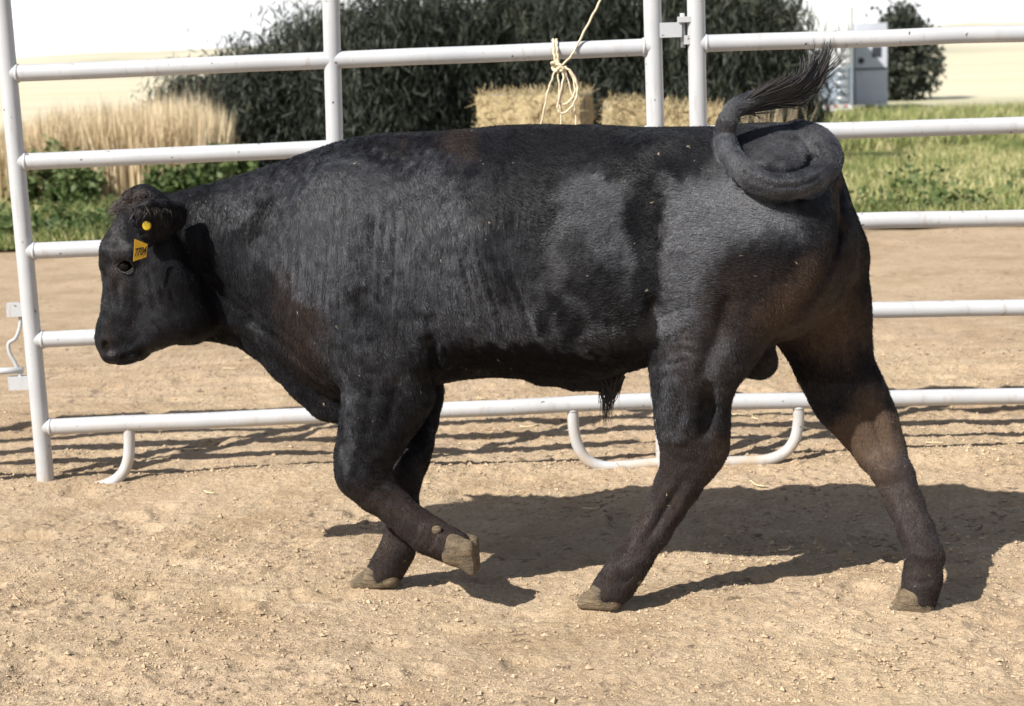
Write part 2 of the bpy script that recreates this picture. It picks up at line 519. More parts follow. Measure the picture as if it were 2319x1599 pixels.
# ================================================================== FOLIAGE
def blades(base, height, width, lean, segs=2, tone=None, curve=.35):
    """base (n,3); narrow tapering blades"""
    n = len(base)
    a = RNG.uniform(0, 2 * math.pi, n); d = np.stack([np.cos(a), np.sin(a), np.zeros(n)], 1)
    b = RNG.uniform(0, 2 * math.pi, n); s = np.stack([np.cos(b), np.sin(b), np.zeros(n)], 1)
    V = []; k = 2 * segs + 1
    for i in range(segs + 1):
        t = i / segs
        c = base + d * (lean * height * (t * (1 - curve) + t * t * curve))[:, None] + np.array([0, 0, 1]) * (height * t * (1 - .25 * lean * t))[:, None]
        if i < segs:
            w = (width * (1 - .75 * t) / 2)[:, None]
            V += [c - s * w, c + s * w]
        else: V.append(c)
    V = np.stack(V, 1).reshape(-1, 3)
    o = (np.arange(n) * k)[:, None]
    Q = [np.array([[2 * i, 2 * i + 1, 2 * i + 3, 2 * i + 2]]) + o for i in range(segs - 1)]
    T = np.array([[2 * segs - 2, 2 * segs - 1, 2 * segs]]) + o
    tn = np.repeat(RNG.uniform(0, 1, n) if tone is None else tone, k)
    return V, Q + [T], tn

def leaves(C, size, tone, elong=1.8, up=0.0):
    n = len(C)
    a = RNG.normal(size=(n, 3)); a[:, 2] += up; a /= np.linalg.norm(a, axis=1)[:, None]
    b = RNG.normal(size=(n, 3)); b -= a * (a * b).sum(1)[:, None]; b /= np.linalg.norm(b, axis=1)[:, None]
    L = (size * elong / 2)[:, None]; Wd = (size / 2)[:, None]
    V = np.stack([C - a * L, C + b * Wd, C + a * L, C - b * Wd], 1).reshape(-1, 3)
    F = np.arange(4 * n).reshape(n, 4)
    return V, F, np.repeat(tone, 4)

GRASS = m_leaf('grass blades', (.06, .095, .03), (.29, .32, .11), (.60, .53, .30))
REED = m_leaf('dry reed', (.46, .36, .22), (.72, .60, .41), (.80, .70, .52), .25)
HEDGE = m_leaf('dark evergreen foliage', (.016, .019, .015), (.044, .052, .038), (.085, .092, .062), .08)
WEED = m_leaf('weed leaves', (.04, .075, .02), (.13, .17, .06), (.24, .25, .12))
BARK = m_simple('bark', (.075, .055, .04), .9, .4, 12, .6)

# grass: dense in the two places that are open to view, thinner elsewhere
def grass():
    P = []
    for n, x0, x1, y0, y1 in ((26000, -9, -1.2, 15.4, 22), (52000, 2.3, 9.5, 15.4, 30), (16000, 6, 24, 30, 56), (9000, -1.2, 2.3, 15.4, 19), (8000, -22, -9, 15.5, 30), (8000, 9.5, 22, 15.5, 30)):
        x = RNG.uniform(x0, x1, n); y = y0 + (y1 - y0) * RNG.uniform(0, 1, n) ** 1.25
        P.append(np.stack([x, y], 1))
    P = np.concatenate(P)
    d = noise2(P[:, 0] * .9, P[:, 1] * .7) * .6 + noise2(P[:, 0] * 2.7, P[:, 1] * 2.1) * .4
    P = P[d > -.35 + RNG.uniform(-.2, .2, len(P))]
    d = noise2(P[:, 0] * .9, P[:, 1] * .7) * .6 + noise2(P[:, 0] * 2.7, P[:, 1] * 2.1) * .4
    h = np.clip(.10 + .10 * d + RNG.uniform(0, .07, len(P)), .03, .3) * np.where(P[:, 1] > 28, 1.8, 1)
    base = np.stack([P[:, 0], P[:, 1], h_ground(P[:, 0], P[:, 1]) + .02], 1)
    tone = np.clip(.74 - .62 * d + RNG.normal(0, .24, len(P)), 0, 1)
    V, F, t = blades(base, h, np.full(len(P), .012) * np.where(P[:, 1] > 28, 2.5, 1.3), RNG.uniform(.1, .8, len(P)), 2, tone)
    me = mesh('grass', V, F, GRASS); attr_set(me, 'tone', t)
    tag(obj('grass', me), 'rough green and yellowing grass growing beyond the pen', kind='stuff')
grass()

# dry reeds at the left
def reeds():
    n = 15000
    x = RNG.uniform(-8.2, -3.35, n); y = RNG.uniform(20.6, 23.2, n)
    c = noise2(x * 1.8, y * .3) + .4 * noise2(x * 5, y)
    keep = c > -.55 + RNG.uniform(-.25, .25, n)
    x, y, c = x[keep], y[keep], c[keep]; n = len(x)
    h = np.clip(1.02 + .16 * c + RNG.normal(0, .10, n), .4, 1.5) * np.clip((x + 8.8) / 3.2, .5, 1)
    base = np.stack([x, y, h_ground(x, y)], 1)
    V, F, t = blades(base, h, RNG.uniform(.014, .035, n), RNG.uniform(.0, .22, n), 3, np.clip(.5 + .3 * c + RNG.normal(0, .2, n), 0, 1), .7)
    me = mesh('dry_reeds', V, F, REED); attr_set(me, 'tone', t)
    tag(obj('dry_reeds', me), 'stand of tall dry tan reeds left of the dark trees', kind='stuff')
reeds()

# leafy shrub / tree: crown of leaf clumps round real branches
def crown_mesh(name, mat, n_cl, n_leaf, rx, ry, z0, z1, size, seed, spray=0.0, base_tone=.4, elong=1.9, up=.0, columnar=True):
    g = np.random.default_rng(seed)
    C = []; T = []
    for i in range(n_cl):
        t = g.uniform(0, 1)
        z = z0 + (z1 - z0) * t
        k = (1 - .55 * t ** 1.8) if columnar else math.sqrt(max(.05, 1 - (2 * t - .9) ** 2))
        a = g.uniform(0, 2 * math.pi); r = math.sqrt(g.uniform(.15, 1)) * k
        c = np.array([rx * r * math.cos(a), ry * r * math.sin(a), z])
        s = g.uniform(.14, .34) * (rx + ry) / 2
        m = int(n_leaf * g.uniform(.5, 1.5))
        p = g.normal(size=(m, 3)) * np.array([s, s, s * (1.3 if spray == 0 else 2.2)]) * .6 + c
        if spray:  # leaning fronds
            q = g.uniform(0, 1, m); ang = g.uniform(-.5, .5)
            p[:, 2] += q * spray; p[:, 0] += q * spray * ang
        C.append(p); T.append(np.clip(base_tone + g.normal(0, .20) + g.normal(0, .08, m) + .12 * (p[:, 2] - z0) / (z1 - z0), 0, 1))
    C = np.concatenate(C); T = np.concatenate(T)
    C[:, 2] = np.maximum(C[:, 2], .04)
    V, F, t = leaves(C, g.uniform(.6, 1.4, len(C)) * size, T, elong, up)
    me = mesh(name, V, F, mat, smooth=False); attr_set(me, 'tone', t)
    return me
def trunk_mesh(h, r, seed, limbs=7):
    g = np.random.default_rng(seed); b = MB()
    P = np.array([[0, 0, -.15], [g.normal(0, .04), g.normal(0, .04), h * .4], [g.normal(0, .08), g.normal(0, .08), h * .8]])
    b.tube(spline(P, 4), np.linspace(r, r * .35, 9), 8)
    for i in range(limbs):
        z = h * g.uniform(.08, .7); a = g.uniform(0, 6.28); L = g.uniform(.25, .5) * h * .6
        q = np.array([[0, 0, z], [math.cos(a) * L * .5, math.sin(a) * L * .5, z + L * .35], [math.cos(a) * L, math.sin(a) * L, z + L * .95]])
        b.tube(spline(q, 3), np.linspace(r * .4, r * .08, 7), 6)
    return b.mesh('trunk', BARK)

HEDGE_CROWNS = [crown_mesh('crown', HEDGE, 190, 190, 1.1, .95, .05, hh, .021, 20 + k, .45, .30 + .14 * (k % 3), 8.5, 1.9)
                for k, hh in enumerate((1.75, 1.68, 1.82, 1.72))]
HEDGE_TRUNKS = [trunk_mesh(1.7, .09, 40 + k) for k in range(2)]
hedge_px = [(500, 24.0), (610, 23.2), (735, 23.6), (850, 23.0), (975, 23.8), (1090, 24.3), (1205, 24.8), (1320, 24.2), (1440, 24.9), (1560, 24.4), (1686, 24.8)]
HEDGE_LAB = ['lowest dark evergreen at the left end of the row, beside the dry reeds', 'second dark evergreen from the reeds, still low', 'dark evergreen behind the middle stay of the left panel',
             'dark evergreen just right of the middle stay', 'dark evergreen midway between the middle stay and the highest bale', 'dark evergreen behind the left end of the highest bale',
             'dark evergreen behind the knotted twine', 'dark evergreen behind the gap between the two bales', 'dark evergreen just left of the two meeting fence posts',
             'dark evergreen behind the two meeting fence posts', 'dark evergreen at the right end of the row, left of the trailers']
for i, (px, Y) in enumerate(hedge_px):
    p = at_depth(px, 300, Y)
    t = thing('evergreen_tree', HEDGE_LAB[i], 'tree', (p[0], Y, float(h_ground(p[0], Y))), 'evergreens in the windbreak row')
    t.rotation_euler.z = i * 1.3
    sc = (.62, .74, .86, .95, 1.0, 1.04, 1.0, 1.05, .99, 1.05, 1.02)[i]
    t.scale = (1, 1, sc)
    obj('crown', HEDGE_CROWNS[i % 4], t); obj('trunk', HEDGE_TRUNKS[i % 2], t)
# trees far behind the vehicles on the right
far_crown = crown_mesh('crown', HEDGE, 90, 70, 2.3, 2.0, .3, 3.6, .20, 71, 0, .45, 1.6, 0, False)
far_trunk = trunk_mesh(2.6, .16, 45)
for i, (px, Y, lab) in enumerate(((2045, 68, 'distant dark bushy tree just right of the pale grey trailer'), (1745, 66, 'distant dark tree left of the white trailer'))):
    p = at_depth(px, 200, Y)
    t = thing('broadleaf_tree', lab, 'tree', (p[0], Y, float(h_ground(p[0], Y))))
    t.scale = (.62 if i == 0 else .9,) * 2 + (.85 if i == 0 else .8,)
    obj('crown', far_crown, t); obj('trunk', far_trunk, t)

# green shrubs at the foot of the reeds and of the hedge
shrub_list = [(118, 20.2, .85, .62, 'grey green shrub nearest the left fence post'),
              (175, 19.4, .55, .40, 'small green shrub in front of the dry reeds'),
              (395, 19.9, .55, .40, 'low green shrub seen just above the bull\'s head'),
              (505, 20.6, .60, .62, 'dark green leafy shrub at the foot of the hedge')]
for i, (px, Y, w, h, lab) in enumerate(shrub_list):
    p = at_depth(px, 420, Y)
    t = thing('shrub', lab, 'shrub', (p[0], Y, float(h_ground(p[0], Y))))
    obj('foliage', crown_mesh('foliage', WEED, 34, 50, w * .6, w * .5, .05, h, .05, 60 + i, 0, .35 + .2 * (i == 0), 1.7, 0, False), t)
    b = MB(); g = np.random.default_rng(i)
    for k in range(9):
        a = g.uniform(0, 6.28); L = g.uniform(.2, .45) * w
        b.tube(spline(np.array([[0, 0, -.05], [math.cos(a) * L * .4, math.sin(a) * L * .4, h * .5], [math.cos(a) * L, math.sin(a) * L, h * .85]]), 4), np.linspace(.012, .004, 9), 5)
    obj('stem', b.mesh('stem', BARK), t)
# low weeds along the edge of the dirt
def weeds():
    C = []; T = []
    for k in range(150):
        x = RNG.uniform(-7.5, 7.5) if k > 70 else RNG.uniform(-5.5, -2.4)
        y = 15.7 + RNG.gamma(2., .55) ; s = RNG.uniform(.08, .22)
        if abs(x) < 1.5 and RNG.random() < .6: continue
        m = 90
        p = RNG.normal(size=(m, 3)) * [s, s, s * .6]; p[:, 2] = np.abs(p[:, 2]) + .02
        p += [x, y, float(h_ground(x, y))]
        C.append(p); T.append(np.clip(RNG.uniform(.15, .75) + RNG.normal(0, .15, m), 0, 1))
    C = np.concatenate(C); T = np.concatenate(T)
    V, F, t = leaves(C, RNG.uniform(.02, .06, len(C)), T, 1.8)
    me = mesh('weeds', V, F, WEED, False); attr_set(me, 'tone', t)
    tag(obj('weeds', me), 'low green weeds along the edge of the dirt', kind='stuff')
weeds()

# ================================================================== CORRAL PANELS
class Plane:
    """vertical plane standing on two ground points given by where they show in the photo"""
    def __init__(s, a, b):
        A = ground_at(*a); B = ground_at(*b)
        s.o = A; d = B - A; d[2] = 0; s.d = d / np.linalg.norm(d)
        s.n = np.array([s.d[1], -s.d[0], 0])     # towards the camera
        if s.n[1] > 0: s.n = -s.n
    def at(s, px, py, off=0.0):
        d = ray(px, py); o = s.o + s.n * off
        t = ((o - CAM) @ s.n) / (d @ s.n)
        return CAM + d * t
RT = .0318
def collar(b, p, axis_, r, w=.006):
    q = np.array([p - axis_ * w, p - axis_ * w * .4, p + axis_ * w * .4, p + axis_ * w])
    b.tube(q, [r * .98, r * 1.10, r * 1.10, r * .98], 18, False)
def panel(label, pl, rails, posts, skids, mids=()):
    t = thing('corral_panel', label, 'fence panel', tuple(pl.o))
    L = np.array(pl.o)
    def put(name, b, lab=None):
        o = obj(name, b.mesh(name, PAINT), t); auto_smooth(o.data, 50)
        if lab: o['label'] = lab
        return o
    for (a, c) in rails:
        P = np.array([pl.at(*a), pl.at(*c)]) - L
        b = MB(); n = 9
        Q = P[0] + (P[1] - P[0]) * np.linspace(0, 1, n)[:, None]
        Q[1:-1, 2] += RNG.normal(0, .0012, n - 2)
        b.tube(Q, RT * .97, 20)
        ax = (P[1] - P[0]) / np.linalg.norm(P[1] - P[0])
        collar(b, P[0] + ax * (RT + .002), ax, RT); collar(b, P[1] - ax * (RT + .002), ax, RT)
        put('rail', b)
    for (a, c) in posts:
        P = np.array([pl.at(*a), pl.at(*c)]) - L
        b = MB(); b.tube(P[0] + (P[1] - P[0]) * np.linspace(0, 1, 7)[:, None], RT * 1.02, 22); put('upright', b)
    for (a, c) in mids:
        P = np.array([pl.at(*a), pl.at(*c)]) - L
        b = MB(); b.tube(P[0] + (P[1] - P[0]) * np.linspace(0, 1, 5)[:, None], RT * .99, 20); put('stay', b)
    for s in skids:
        P = np.array([pl.at(*q) for q in s]) - L
        b = MB(); b.tube(spline(P, 7), .0215, 16)
        ax = np.array([0, 0, 1.0]); collar(b, P[0] - ax * .012, ax, .022); put('skid_leg', b)
    return t
PL1 = Plane((104, 1098), (1503, 1058))
PL2 = Plane((1594, 1056), (2320, 1036))
PL0 = Plane((-700, 1128), (8, 1102))
def lerp(a, b, x): return a + (b - a) * x
r1 = [((95, 968), (1498, 907)), ((77, 770), (1492, 707)), ((58, 569), (1488, 505)), ((38, 367), (1484, 305)),
      ((19, 167), (1479, 106)), ((0, -36), (1475, -98))]
mid_r = []
for k in (0, 1, 2, 3, 4):
    (a, b_), (c, d_) = r1[k], r1[k + 1]
    xa, xb = (775 - 5.5 * k, 775 - 5.5 * (k + 1))
    ya = lerp(a[1], b_[1], (xa - a[0]) / (b_[0] - a[0])); yb = lerp(c[1], d_[1], (xb - c[0]) / (d_[0] - c[0]))
    mid_r.append(((xa, ya), (xb, yb)))
P1 = panel('grey pipe corral panel behind the bull\'s head and shoulders', PL1, r1,
      [((107, 1125), (0, -40)), ((1506, 1085), (1474, -102))],
      [[(292, 962), (293, 1005), (289, 1046), (272, 1078), (238, 1098), (180, 1106), (106, 1108)],
       [(1297, 922), (1299, 968), (1308, 1008), (1328, 1040), (1364, 1056), (1420, 1055), (1503, 1048)]],
      mid_r)
r2 = [((1593, 911), (2760, 889)), ((1589, 709), (2760, 689)), ((1586, 508), (2760, 484)), ((1582, 304), (2760, 272)),
      ((1578, 99), (2760, 62)), ((1574, -105), (2760, -150))]
P2 = panel('grey pipe corral panel behind the bull\'s rump and tail', PL2, r2,
      [((1596, 1085), (1574, -110)), ((2768, 1060), (2752, -154))],
      [[(1808, 916), (1808, 955), (1800, 995), (1778, 1024), (1738, 1041), (1680, 1045), (1596, 1047)],
       [(2556, 896), (2554, 940), (2562, 980), (2580, 1010), (2616, 1028), (2680, 1029), (2760, 1030)]])
r0 = [((-1100, 1014), (2, 972)), ((-1100, 812), (-4, 774)), ((-1100, 612), (-14, 574)), ((-1100, 412), (-25, 371)), ((-1100, 212), (-36, 171)), ((-1100, 8), (-47, -32))]
P0 = panel('pipe corral panel at the left edge, carrying the latch', PL0, [((a[0] + 0, a[1]), (c[0] - 28, c[1])) for a, c in r0],
      [((-18, 1126), (-78, -36)), ((-1098, 1160), (-1110, 0))], [])
# latch between the left two panels
def latch():
    b = MB(); L = np.array(PL0.o)
    p = PL1.at(34, 868, .0)
    for (px, py, w_, h_) in ((42, 700, .055, .05), (46, 866, .06, .05)):
        q = PL1.at(px + 28, py, .0) - L
        b = MB(); b.box(q - np.array([.045, 0, 0]), (.085, .035, h_)); obj('latch_bracket', b.mesh('latch_bracket', PAINT, False), P0)
    b = MB(); pts = [PL1.at(*q, .0) - L for q in ((44, 690), (46, 735), (36, 765), (20, 778), (22, 800), (34, 822), (46, 850), (48, 880))]
    b.tube(spline(np.array(pts), 6), .0075, 10)
    obj('latch_pin', b.mesh('latch_pin', PAINT), P0)
    b = MB(); q0 = PL0.at(-30, 842) - L; q1 = PL1.at(52, 838) - L
    b.tube(np.array([q0, q1]), .013, 12)
    obj('latch_bar', b.mesh('latch_bar', PAINT), P0)
latch()
# joining lugs between the right two panels, near the top
def lug(par, pl, pts, off):
    L = np.array(pl.o)
    for (x0, y0, x1, y1, d) in pts:
        b = MB(); A = pl.at(x0, y0, off) - L; B = pl.at(x1, y1, off) - L
        c = (A + B) / 2; s_ = np.abs(B - A)
        b.box(c, (s_[0], d, s_[2]))
        obj('joining_lug', b.mesh('joining_lug', PAINT, False), par)
lug(P1, PL1, [(1490, 52, 1543, 84, .045)], 0)
lug(P2, PL2, [(1535, 38, 1570, 50, .05), (1548, 80, 1572, 100, .04)], 0)
L1 = np.array(PL1.o)
b = MB(); b.tube(np.array([PL1.at(1545, 30) - L1, PL1.at(1547, 108) - L1]), .009, 10)
obj('hinge_pin', b.mesh('hinge_pin', PAINT), P1)

# ================================================================== BALES
def bale_mesh(seed, L=.86, D=.46, H=.37):
    g = np.random.default_rng(seed)
    nxy = (44, 22, 18); V = []; F = []
    n = 0
    def face(o, a, b_, na, nb):
        nonlocal n
        i, j = np.meshgrid(np.linspace(-1, 1, na), np.linspace(-1, 1, nb))
        P = np.array(o)[None, None] + i[..., None] * np.array(a) + j[..., None] * np.array(b_)
        V.append(P.reshape(-1, 3)); k = np.arange(na * nb).reshape(nb, na) + n
        F.append(np.stack([k[:-1, :-1], k[:-1, 1:], k[1:, 1:], k[1:, :-1]], -1).reshape(-1, 4)); n += na * nb
    l, d, h = L / 2, D / 2, H / 2
    face((0, -d, 0), (l, 0, 0), (0, 0, h), 60, 28); face((0, d, 0), (-l, 0, 0), (0, 0, h), 60, 28)
    face((l, 0, 0), (0, d, 0), (0, 0, h), 32, 28); face((-l, 0, 0), (0, -d, 0), (0, 0, h), 32, 28)
    face((0, 0, h), (l, 0, 0), (0, d, 0), 60, 32); face((0, 0, -h), (-l, 0, 0), (0, d, 0), 60, 32)
    V = np.concatenate(V); F = np.concatenate(F)
    # rounded corners, strings biting in, ragged surface
    q = V / [l, d, h]; r = np.linalg.norm(np.abs(q) ** 7, axis=1) ** (1 / 7.)
    V = V / r[:, None] ** .55
    o = seed * 7.1
    dis = .018 * noise3(V[:, 0] * 9 + o, V[:, 1] * 9, V[:, 2] * 9) + .014 * noise3(V[:, 0] * 30 + o, V[:, 1] * 30, V[:, 2] * 30) + .008 * noise3(V[:, 0] * 75, V[:, 1] * 75 + o, V[:, 2] * 75)
    for sy in (-.11, .11):
        dis -= .016 * np.exp(-((V[:, 1] - sy) / .012) ** 2)
    # flakes: shallow vertical slices along the length
    dis -= .012 * np.clip(np.cos(V[:, 0] * 2 * math.pi / .095 + 2 * noise3(V[:, 1] * 4, V[:, 2] * 4, V[:, 0] + o)), .6, 1) 
    nn = V / np.linalg.norm(V, axis=1)[:, None]
    return mesh('bale_body', V + nn * dis[:, None], F, STRAW)
def fuzz_mesh(seed, L, D, H, n=1500):
    g = np.random.default_rng(seed)
    P = g.uniform(-1, 1, (n, 3)) * [L / 2, D / 2, H / 2]
    ax = g.choice(3, n, p=[.15, .35, .5]); sgn = np.where(ax == 2, 1, np.where(ax == 1, -1, g.choice([-1, 1], n)))
    P[np.arange(n), ax] = sgn * np.array([L / 2, D / 2, H / 2])[ax] * .97
    out = np.zeros((n, 3)); out[np.arange(n), ax] = sgn
    d = out * (g.uniform(0, 1, n) ** 2 * .8)[:, None] + g.normal(0, .6, (n, 3)); d /= np.linalg.norm(d, axis=1)[:, None]
    ln = g.uniform(.03, .10, n)[:, None]; w = .0028
    s = np.cross(d, g.normal(size=(n, 3))); s /= np.linalg.norm(s, axis=1)[:, None]
    V = np.stack([P - s * w, P + s * w, P + d * ln + s * w * .6, P + d * ln - s * w * .6], 1).reshape(-1, 3)
    return mesh('loose_straw', V, np.arange(4 * n).reshape(n, 4), STRAW)
TWB = m_simple('orange blue bale string', (.05, .10, .22), .6, .3)
BALES = [bale_mesh(k) for k in range(3)]
FUZZ = [fuzz_mesh(k, .86, .46, .37) for k in range(3)]
def string_mesh():
    b = MB()
    for sy in (-.11, .11):
        q = np.array([[x * .425, sy, z * .18] for x, z in ((-1, -.9), (-1, .9), (-.95, 1.0), (.95, 1.0), (1, .9), (1, -.9), (.95, -1), (-.95, -1), (-1, -.9))])
        b.tube(q, .0035, 5, False)
    return b.mesh('bale_string', TWB)
STR = string_mesh()
def bale(label, loc, rz, ry=0, k=0, sc=(1, 1, 1), grp=None):
    t = thing('hay_bale', label, 'hay bale', tuple(loc), grp)
    t.rotation_euler = (0, ry, rz); t.scale = sc
    obj('bale_body', BALES[k], t, (0, 0, .185)); tag(obj('loose_straw', FUZZ[k], t, (0, 0, .185)), kind='stuff')
    obj('bale_string', STR, t, (0, 0, .185))
    return t
c1 = at_depth(1207, 290, 13.0)
top1 = at_depth(1207, 213, 12.8)[2]
z1 = top1 - .37
bale('square straw bale highest on the stack, directly behind the knotted twine', (c1[0] + .02, 13.1, z1), R(-14), 0, 0, (.93, 1, 1))
c2 = at_depth(1490, 290, 13.6); top2 = at_depth(1490, 238, 13.4)[2]
bale('square straw bale sloping down to the right beside the higher bale', (c2[0] + .02, 13.75, top2 - .37), R(4), R(5.5), 1, (1.02, 1, 1))
gz = float(h_ground(0, 13.3))
hz = (z1 - gz) / 2
bale('middle straw bale under the highest bale of the stack', (c1[0], 13.13, gz + hz), R(-10), 0, 2, (1.05, 1.02, hz / .37))
bale('bottom straw bale under the highest bale of the stack', (c1[0] + .03, 13.13, gz), R(-13), 0, 1, (1.08, 1.05, hz / .37))
z2 = top2 - .40
bale('middle straw bale under the sloping bale', (c2[0] + .0, 13.8, gz + z2 / 2 - gz / 2 - .03), R(6), 0, 0, (1.06, 1.02, (z2 - gz) / 2 / .37 - .02))
bale('bottom straw bale under the sloping bale', (c2[0] + .03, 13.8, gz), R(2), 0, 2, (1.08, 1.05, ((z2 - gz) / 2 - .03) / .37))
# tuft of dry stalks standing right of the bales
def tuft():
    p = at_depth(1740, 270, 14.5); n = 260
    x = p[0] + RNG.normal(0, .16, n); y = 14.5 + RNG.normal(0, .15, n)
    base = np.stack([x, y, np.full(n, gz)], 1)
    V, F, t = blades(base, np.clip(RNG.normal(1.10, .16, n), .4, 1.34), RNG.uniform(.006, .014, n), RNG.uniform(0, .3, n), 3, None, .6)
    me = mesh('dry_weed', V, F, REED); attr_set(me, 'tone', t)
    tag(obj('dry_weed', me), 'clump of tall dry weed stalks seen through the tail curl', 'weed')
tuft()

# ================================================================== TRAILERS
WHITE = m_simple('white trailer paint', (.74, .75, .77), .35, .06, 1.5)
GREYP = m_simple('pale grey trailer paint', (.50, .52, .60), .4, .08, 1.5)
SLAT = m_simple('blue grey slat', (.34, .40, .50), .4, .1, 3)
DARKG = m_simple('dark glass', (.03, .035, .045), .12, .2, 3)
REDL = m_simple('red lamp lens', (.45, .02, .02), .3, .1, 5)
RUB = m_simple('tyre rubber', (.02, .02, .02), .8, .2, 9)
ALU = m_simple('bare aluminium', (.62, .63, .65), .35, .1, 6, 0, .6)
def wheel(par, loc):
    b = MB(); a = np.linspace(0, 1, 2)
    b.tube(np.array([[-.11, 0, 0], [-.09, 0, 0], [.09, 0, 0], [.11, 0, 0]]), [.30, .34, .34, .30], 24)
    w = obj('wheel', b.mesh('wheel', RUB), par, loc); auto_smooth(w.data, 40)
    b = MB(); b.tube(np.array([[-.115, 0, 0], [.115, 0, 0]]), .17, 18); auto_smooth(obj('rim', b.mesh('rim', ALU), w).data, 40)
def rbox(b, c, s, r=.09):
    """box with rounded vertical rear edges"""
    x, y, z = s; pts = []
    for cx_, cy_, a0 in ((x / 2 - r, y / 2 - r, 0), (-x / 2 + r, y / 2 - r, 90), (-x / 2 + r, -y / 2 + r, 180), (x / 2 - r, -y / 2 + r, 270)):
        for a in np.linspace(a0, a0 + 90, 6): pts.append((cx_ + r * math.cos(R(a)), cy_ + r * math.sin(R(a))))
    m = len(pts); V = [(px + c[0], py + c[1], c[2] + sz * z / 2) for sz in (-1, 1) for px, py in pts] + [(c[0], c[1], c[2] - z / 2), (c[0], c[1], c[2] + z / 2)]
    Q = [[i, (i + 1) % m, m + (i + 1) % m, m + i] for i in range(m)]
    T = [[2 * m, (i + 1) % m, i] for i in range(m)] + [[2 * m + 1, m + i, m + (i + 1) % m] for i in range(m)]
    b.add(V, Q, T)
def trailer():
    Y = 55.; p = at_depth(1930, 250, Y); gzz = float(h_ground(p[0], Y))
    w, l = 2.1, 5.2; k = 1 / 73.
    t = thing('livestock_trailer', 'white livestock trailer with roof ladder and red tail lamps, left of a grey one', 'trailer', (p[0] - w / 2 - .04, Y + l / 2, gzz))
    t.rotation_euler.z = R(2)
    ztop = at_depth(1900, 17, Y)[2] - gzz; zb = at_depth(1900, 250, Y)[2] - gzz
    b = MB(); rbox(b, (0, 0, (ztop + zb) / 2), (w, l, ztop - zb)); bd = obj('body', b.mesh('body', WHITE), t); auto_smooth(bd.data, 40)
    yb = -l / 2
    def zz(py): return at_depth(1900, py, Y)[2] - gzz
    def xx(px): return at_depth(px, 200, Y)[0] - t.location[0]
    # slatted lower door
    n = 11
    for i in range(n):
        za, zb_ = zz(236), zz(150); z = za + (zb_ - za) * (i + .5) / n
        b = MB(); b.box((xx(1868), yb - .012, z), (xx(1922) - xx(1812), .03, (zb_ - za) / n * .72)); obj('slat', b.mesh('slat', SLAT, False), t)
    # ladder
    for px in (1887, 1909):
        b = MB(); b.tube(np.array([[xx(px), yb - .12, zz(226)], [xx(px), yb - .12, zz(62)], [xx(px), yb + .1, zz(40)]]), .022, 8); obj('ladder_stile', b.mesh('ladder_stile', ALU), t)
    for py in (222, 205, 187, 169, 151, 133, 115, 97, 79):
        b = MB(); b.tube(np.array([[xx(1887), yb - .12, zz(py)], [xx(1909), yb - .12, zz(py)]]), .028, 8); obj('ladder_rung', b.mesh('ladder_rung', ALU), t)
    for px in (1868, 1887, 1909):
        b = MB(); b.tube(np.array([[xx(px), yb - .03, zz(242)], [xx(px), yb + .02, zz(242)]]), .05, 12); obj('tail_lamp', b.mesh('tail_lamp', REDL), t)
    b = MB(); b.box((0, yb - .03, zz(248)), (w * .97, .12, .09)); obj('bumper', b.mesh('bumper', WHITE, False), t)
    for sx in (-1, 1):
        for dy in (-.4, .4): wheel(t, (sx * (w / 2 - .16), .4 + dy, .33))
    # second trailer: pale grey, parked beside it
    Y2 = 57.5; p2 = at_depth(1973, 245, Y2); g2 = float(h_ground(p2[0], Y2)); w2 = 75 / (FPX / Y2); l2 = 4.
    t2 = thing('cargo_trailer', 'narrow pale grey cargo trailer with two dark windows, right of the white one', 'trailer', (p2[0], Y2 + l2 / 2, g2))
    zt = at_depth(1973, 52, Y2)[2] - g2; zb2 = at_depth(1973, 238, Y2)[2] - g2
    b = MB(); rbox(b, (0, 0, (zt + zb2) / 2), (w2, l2, zt - zb2), .06); auto_smooth(obj('body', b.mesh('body', GREYP), t2).data, 40)
    def z2(py): return at_depth(1973, py, Y2)[2] - g2
    def x2(px): return at_depth(px, 200, Y2)[0] - p2[0]
    b = MB(); b.box((x2(1985), -l2 / 2 - .004, z2(118)), (.30, .03, .33)); obj('window', b.mesh('window', DARKG, False), t2)
    b = MB(); b.tube(np.array([[x2(1950), -l2 / 2 - .02, z2(137)], [x2(1950), -l2 / 2 + .02, z2(137)]]), .10, 18); obj('round_window', b.mesh('round_window', DARKG), t2)
    b = MB(); b.box((0, -l2 / 2 - .01, z2(156)), (w2 * .98, .03, .06)); obj('rub_rail', b.mesh('rub_rail', DARKG, False), t2)
    b = MB(); b.box((0, -l2 / 2 - .012, z2(198)), (w2 * .90, .03, z2(165) - z2(232))); obj('ramp_door', b.mesh('ramp_door', GREYP, False), t2)
    for sx in (-1, 1): wheel(t2, (sx * (w2 / 2 - .13), .3, .33))
trailer()

# ================================================================== BULL
TH = R(13.0)
BO = np.array([0.66, 4.88, 0.0])                      # a ground point under the spine
BU = np.array([math.cos(TH), -math.sin(TH), 0])       # towards the rump
BN = np.array([math.sin(TH), math.cos(TH), 0])        # away from the camera
BZ = np.array([0, 0, 1.0])
BM = np.stack([BU, BN, BZ], 1)
def to_w(p): return BO + np.asarray(p) @ BM.T
def bp(px, py, w=0.0):
    """bull coordinates (u, w, z) of what shows at a photo point, w metres off the spine plane"""
    d = ray(px, py)
    t = ((BO + BN * w - CAM) @ BN) / (d @ BN)
    q = CAM + d * t - BO
    return np.array([q @ BU, q @ BN, q[2]])
def bscale(p): return ((to_w(p) - CAM) @ FWD) / FPX   # metres per photo pixel there
def w_on_ground(px, py, z=0.0):
    q = ground_at(px, py, z) - BO
    return q @ BN

